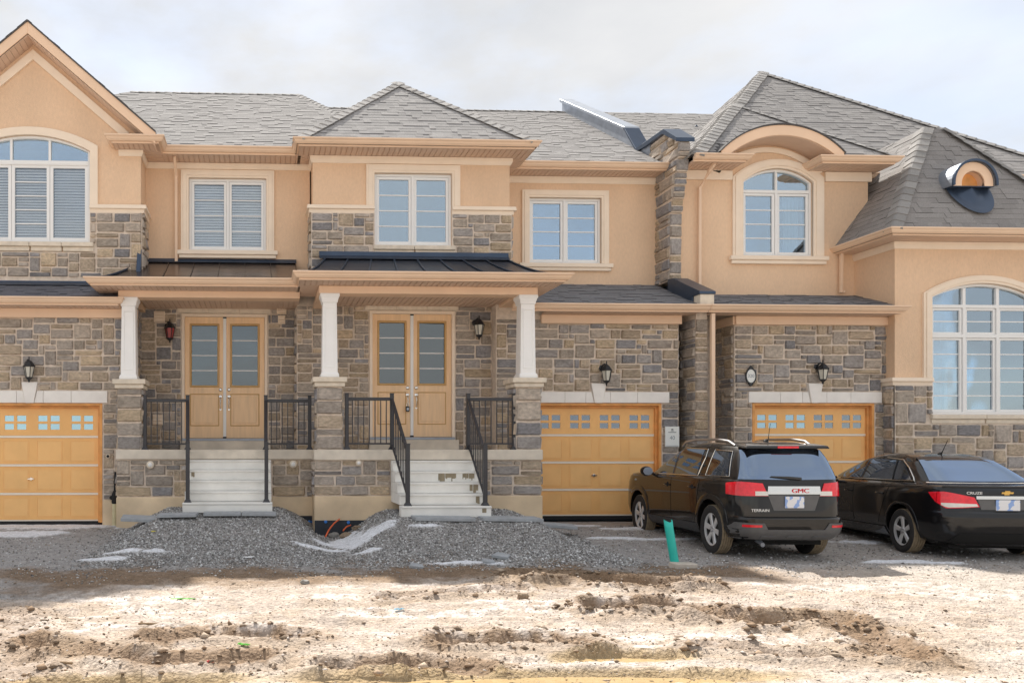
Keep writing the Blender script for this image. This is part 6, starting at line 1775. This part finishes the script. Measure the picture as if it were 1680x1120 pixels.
lpart('tailgate', SB.patch('rear', [(-.76, .635), (.76, .635)], [(-.80, .89), (.80, .89)], .006, 20, 6), 'suv_paint', suv, smooth=True)
lpart('chrome_bar', SB.patch('rear', [(-.43, .925), (.43, .925)], [(-.42, 1.035), (.42, 1.035)], .022, 18, 4, .03), 'chrome', suv, smooth=True)
lpart('plate_recess', SB.patch('rear', [(-.33, .70), (.33, .70)], [(-.42, .915), (.42, .915)], .009, 10, 4), 'grey_clad', suv)
y_ = SB.rear(0, .81)
lpart('license_plate', MB().box(-.155, .155, y_ - .026, y_ - .012, .735, .895), 'plate', suv, bevel=.004)
car_text(suv, 'GMC', .085, .10, .972, SB, 'badge_red', sx=1.5).location.y -= .016
car_text(suv, 'TERRAIN', .055, -.55, .70, SB, 'letter_silver', sx=1.35)
lpart('bumper_skirt', SB.patch('rear', [(-.82, .305), (.82, .305)], [(-.88, .438), (.88, .438)], .012, 20, 4, .03), 'grey_clad', suv, smooth=True)
for x_ in (-.42, .0, .42): lpart('skirt_rib', SB.patch('rear', [(x_ - .13, .335), (x_ + .13, .335)], [(x_ - .11, .36), (x_ + .11, .36)], .026, 6, 2, .02), 'grey_clad', suv)
lpart('exhaust_tip', MB().tube([(-.48, -2.05, .27), (-.50, -2.2, .25), (-.52, -2.3, .225)], .032, 10), 'galv', suv, smooth=True)
lpart('underbody', MB().box(-.62, .62, -2.0, 2.0, .2, .30), 'under', suv)
lpart('axle', MB().tube([(-.75, -1.43, .33), (.75, -1.43, .33)], .05, 8), 'under', suv)
an = lpart('antenna', MB().tube([(.05, -1.45, 1.66), (.05, -1.50, 1.70), (.05, -1.56, 1.93)], [.014, .006, .004], 6), 'under', suv)
lpart('antenna_base', MB().lathe([(.05, 1.655), (.035, 1.68), (.01, 1.70)], 10, (.05, -1.43, 0)), 'suv_paint', an)

# ------------------------------------------------------------------ the saloon
CB = Body([(.19, .72, -2.10, 2.0, 6), (.25, .81, -2.20, 2.1, 7), (.36, .87, -2.275, 2.2, 7), (.50, .892, -2.31, 2.25, 7), (.60, .896, -2.318, 2.26, 7), (.645, .896, -2.305, 2.26, 7), (.675, .897, -2.275, 2.25, 7), (.80, .896, -2.262, 2.2, 7), (.91, .888, -2.255, 2.05, 7),
           (.975, .87, -2.252, 1.75, 7), (1.005, .85, -2.235, 1.5, 6.5), (1.018, .825, -2.19, 1.3, 6), (1.045, .775, -1.80, 1.14, 6), (1.13, .735, -1.63, .94, 6), (1.24, .682, -1.42, .66, 5.5), (1.34, .628, -1.215, .40, 5), (1.41, .568, -1.03, .18, 4.5), (1.45, .47, -.82, .0, 4), (1.468, .3, -.55, -.06, 3.5), (1.474, .1, -.35, -.12, 3)])
car = car_root(1489, 906, 0, .785, 1.34, 'parked_sedan', 'black parked sedan with chrome trunk strip before the plaque garage', 'car', radians(9), -.18, (.97, .90, 1.0))
RC = .325
b = lpart('body', cut_arches(CB.mesh().mesh('body'), (-1.34, 1.34), .385, .35, .58), 'sedan_paint', car, smooth=True)
for s in (-1, 1):
    for y in (-1.34, 1.34):
        wheel(car, s * .785, y, RC, .205, 5, s); arch_trim_car(CB, car, y, .35, .375, .405, 'sedan_paint', s, .012)
    lpart('sill', CB.patch('side', [(-.90, .24), (.90, .24)], [(-.90, .36), (.90, .36)], .016, sgn=s), 'sedan_paint', car, smooth=True)
    d1 = lpart('door', CB.patch('side', [(-.72, .40), (-.02, .40)], [(-1.02, .96), (-.02, .96)], .005, 16, 10, sgn=s), 'sedan_paint', car, smooth=True)
    d2 = lpart('door', CB.patch('side', [(.0, .40), (.90, .40)], [(.0, .96), (.98, .96)], .005, 16, 10, sgn=s), 'sedan_paint', car, smooth=True)
    for d, y in ((d1, -.82), (d2, .12)):
        mb = MB(); x_ = CB.side(y, .86) + .01
        mb.tube([(s * x_, y - .09, .855), (s * (x_ + .028), y - .05, .858), (s * (x_ + .028), y + .07, .862), (s * x_, y + .11, .864)], .014, 8); lpart('door_handle', mb, 'sedan_paint', d, smooth=True)
    lpart('side_window', CB.patch('side', [(-1.36, 1.075), (-.06, 1.065)], [(-.92, 1.345), (-.06, 1.375)], .007, 16, 8, sgn=s), 'car_glass', car, smooth=True)
    lpart('window_post', CB.line('side', [(-.92, 1.07), (-.80, 1.345)], .012, .008, s), 'under', car)
    lpart('side_window', CB.patch('side', [(.02, 1.065), (.92, 1.065)], [(.02, 1.375), (.26, 1.365)], .007, 14, 8, sgn=s), 'car_glass', car, smooth=True)
    lpart('chrome_trim', CB.line('side', [(.95, 1.05), (-1.44, 1.062), (-1.38, 1.11), (-1.15, 1.25), (-.90, 1.365), (-.45, 1.395)], .010, .008, s), 'chrome', car)
    mb = MB(); mx = s * .97
    mb.lathe([(.02, -.075), (.065, -.06), (.08, -.02), (.075, .03), (.03, .07)], 14, (mx, .72, 1.08), 'y'); mr = lpart('mirror', mb, 'sedan_paint', car, smooth=True)
    lpart('mirror_arm', MB().tube([(s * .80, .74, 1.05), (s * .93, .73, 1.06)], .022, 8), 'sedan_paint', mr)
    tl = lpart('tail_light', CB.patch('rear', [(s * .80, .785), (s * .74, .71), (s * .36, .735)], [(s * .79, .935), (s * .74, .94), (s * .42, .865)], .012, 18, 6, .03), 'red_lens', car, smooth=True)
    lpart('tail_light', CB.patch('side', [(-2.07, .79), (-1.99, .88)], [(-2.07, .935), (-1.95, .925)], .012, 8, 5, .03, sgn=s), 'red_lens', car, smooth=True)
    lpart('reverse_lens', CB.patch('rear', [(s * .77, .755), (s * .73, .722), (s * .38, .742)], [(s * .77, .785), (s * .68, .785), (s * .40, .775)], .016, 12, 3), 'white_lens', tl, smooth=True)
lpart('rear_window', CB.patch('rear', [(-.66, 1.055), (0, 1.05), (.66, 1.055)], [(-.49, 1.385), (0, 1.41), (.49, 1.385)], .022, 30, 16, .04), 'car_glass', car, smooth=True)
lpart('chrome_trim', CB.line('rear', [(-.69, 1.05), (0, 1.046), (.69, 1.05)], .008, .006), 'chrome', car)
lpart('chrome_trim', CB.line('rear', [(.69, 1.055), (.62, 1.2), (.51, 1.385)], .009, .006), 'chrome', car)
lpart('trunk_lid', CB.patch('rear', [(-.42, .69), (.42, .69)], [(-.78, .985), (.78, .985)], .006, 20, 8), 'sedan_paint', car, smooth=True)
lpart('chrome_bar', CB.patch('rear', [(-.40, .842), (.40, .842)], [(-.40, .885), (.40, .885)], .020, 16, 3, .02), 'chrome', car, smooth=True)
lpart('plate_recess', CB.patch('rear', [(-.34, .70), (.34, .70)], [(-.38, .838), (.38, .838)], .010, 10, 4), 'grey_clad', car)
y_ = CB.rear(0, .765)
lpart('license_plate', MB().box(-.155, .155, y_ - .024, y_ - .012, .69, .835), 'plate', car, bevel=.004)
car_text(car, 'CRUZE', .05, -.42, .925, CB, 'letter_silver', sx=1.3)
em = MB().prism([(-.075, -.012), (-.04, -.012), (-.034, -.028), (.026, -.028), (.03, -.012), (.075, -.012), (.085, .012), (.04, .012), (.034, .028), (-.026, .028), (-.03, .012), (-.065, .012)], -.006, .002)
lpart('badge', em, 'gold', car, loc=(0, CB.rear(0, .93) - .012, .93))
lpart('bumper_skirt', CB.patch('rear', [(-.70, .225), (.70, .225)], [(-.60, .37), (.60, .37)], .008, 16, 4, .02), 'under', car, smooth=True)
lpart('underbody', MB().box(-.60, .60, -2.0, 1.9, .15, .26), 'under', car)
lpart('axle', MB().tube([(-.72, -1.34, .30), (.72, -1.34, .30)], .05, 8), 'under', car)
an = lpart('antenna', MB().tube([(0, -.78, 1.44), (0, -.84, 1.50), (0, -.96, 1.66)], [.014, .006, .004], 6), 'under', car)
lpart('antenna_base', MB().lathe([(.04, 1.44), (.03, 1.465), (.01, 1.48)], 10, (0, -.77, 0)), 'sedan_paint', an)
lpart('trunk_lip', MB().tube([(x_, CB.rear(x_, 1.0) + .005, 1.008) for x_ in np.linspace(-.74, .74, 17)], .014, 8), 'sedan_paint', car, smooth=True)
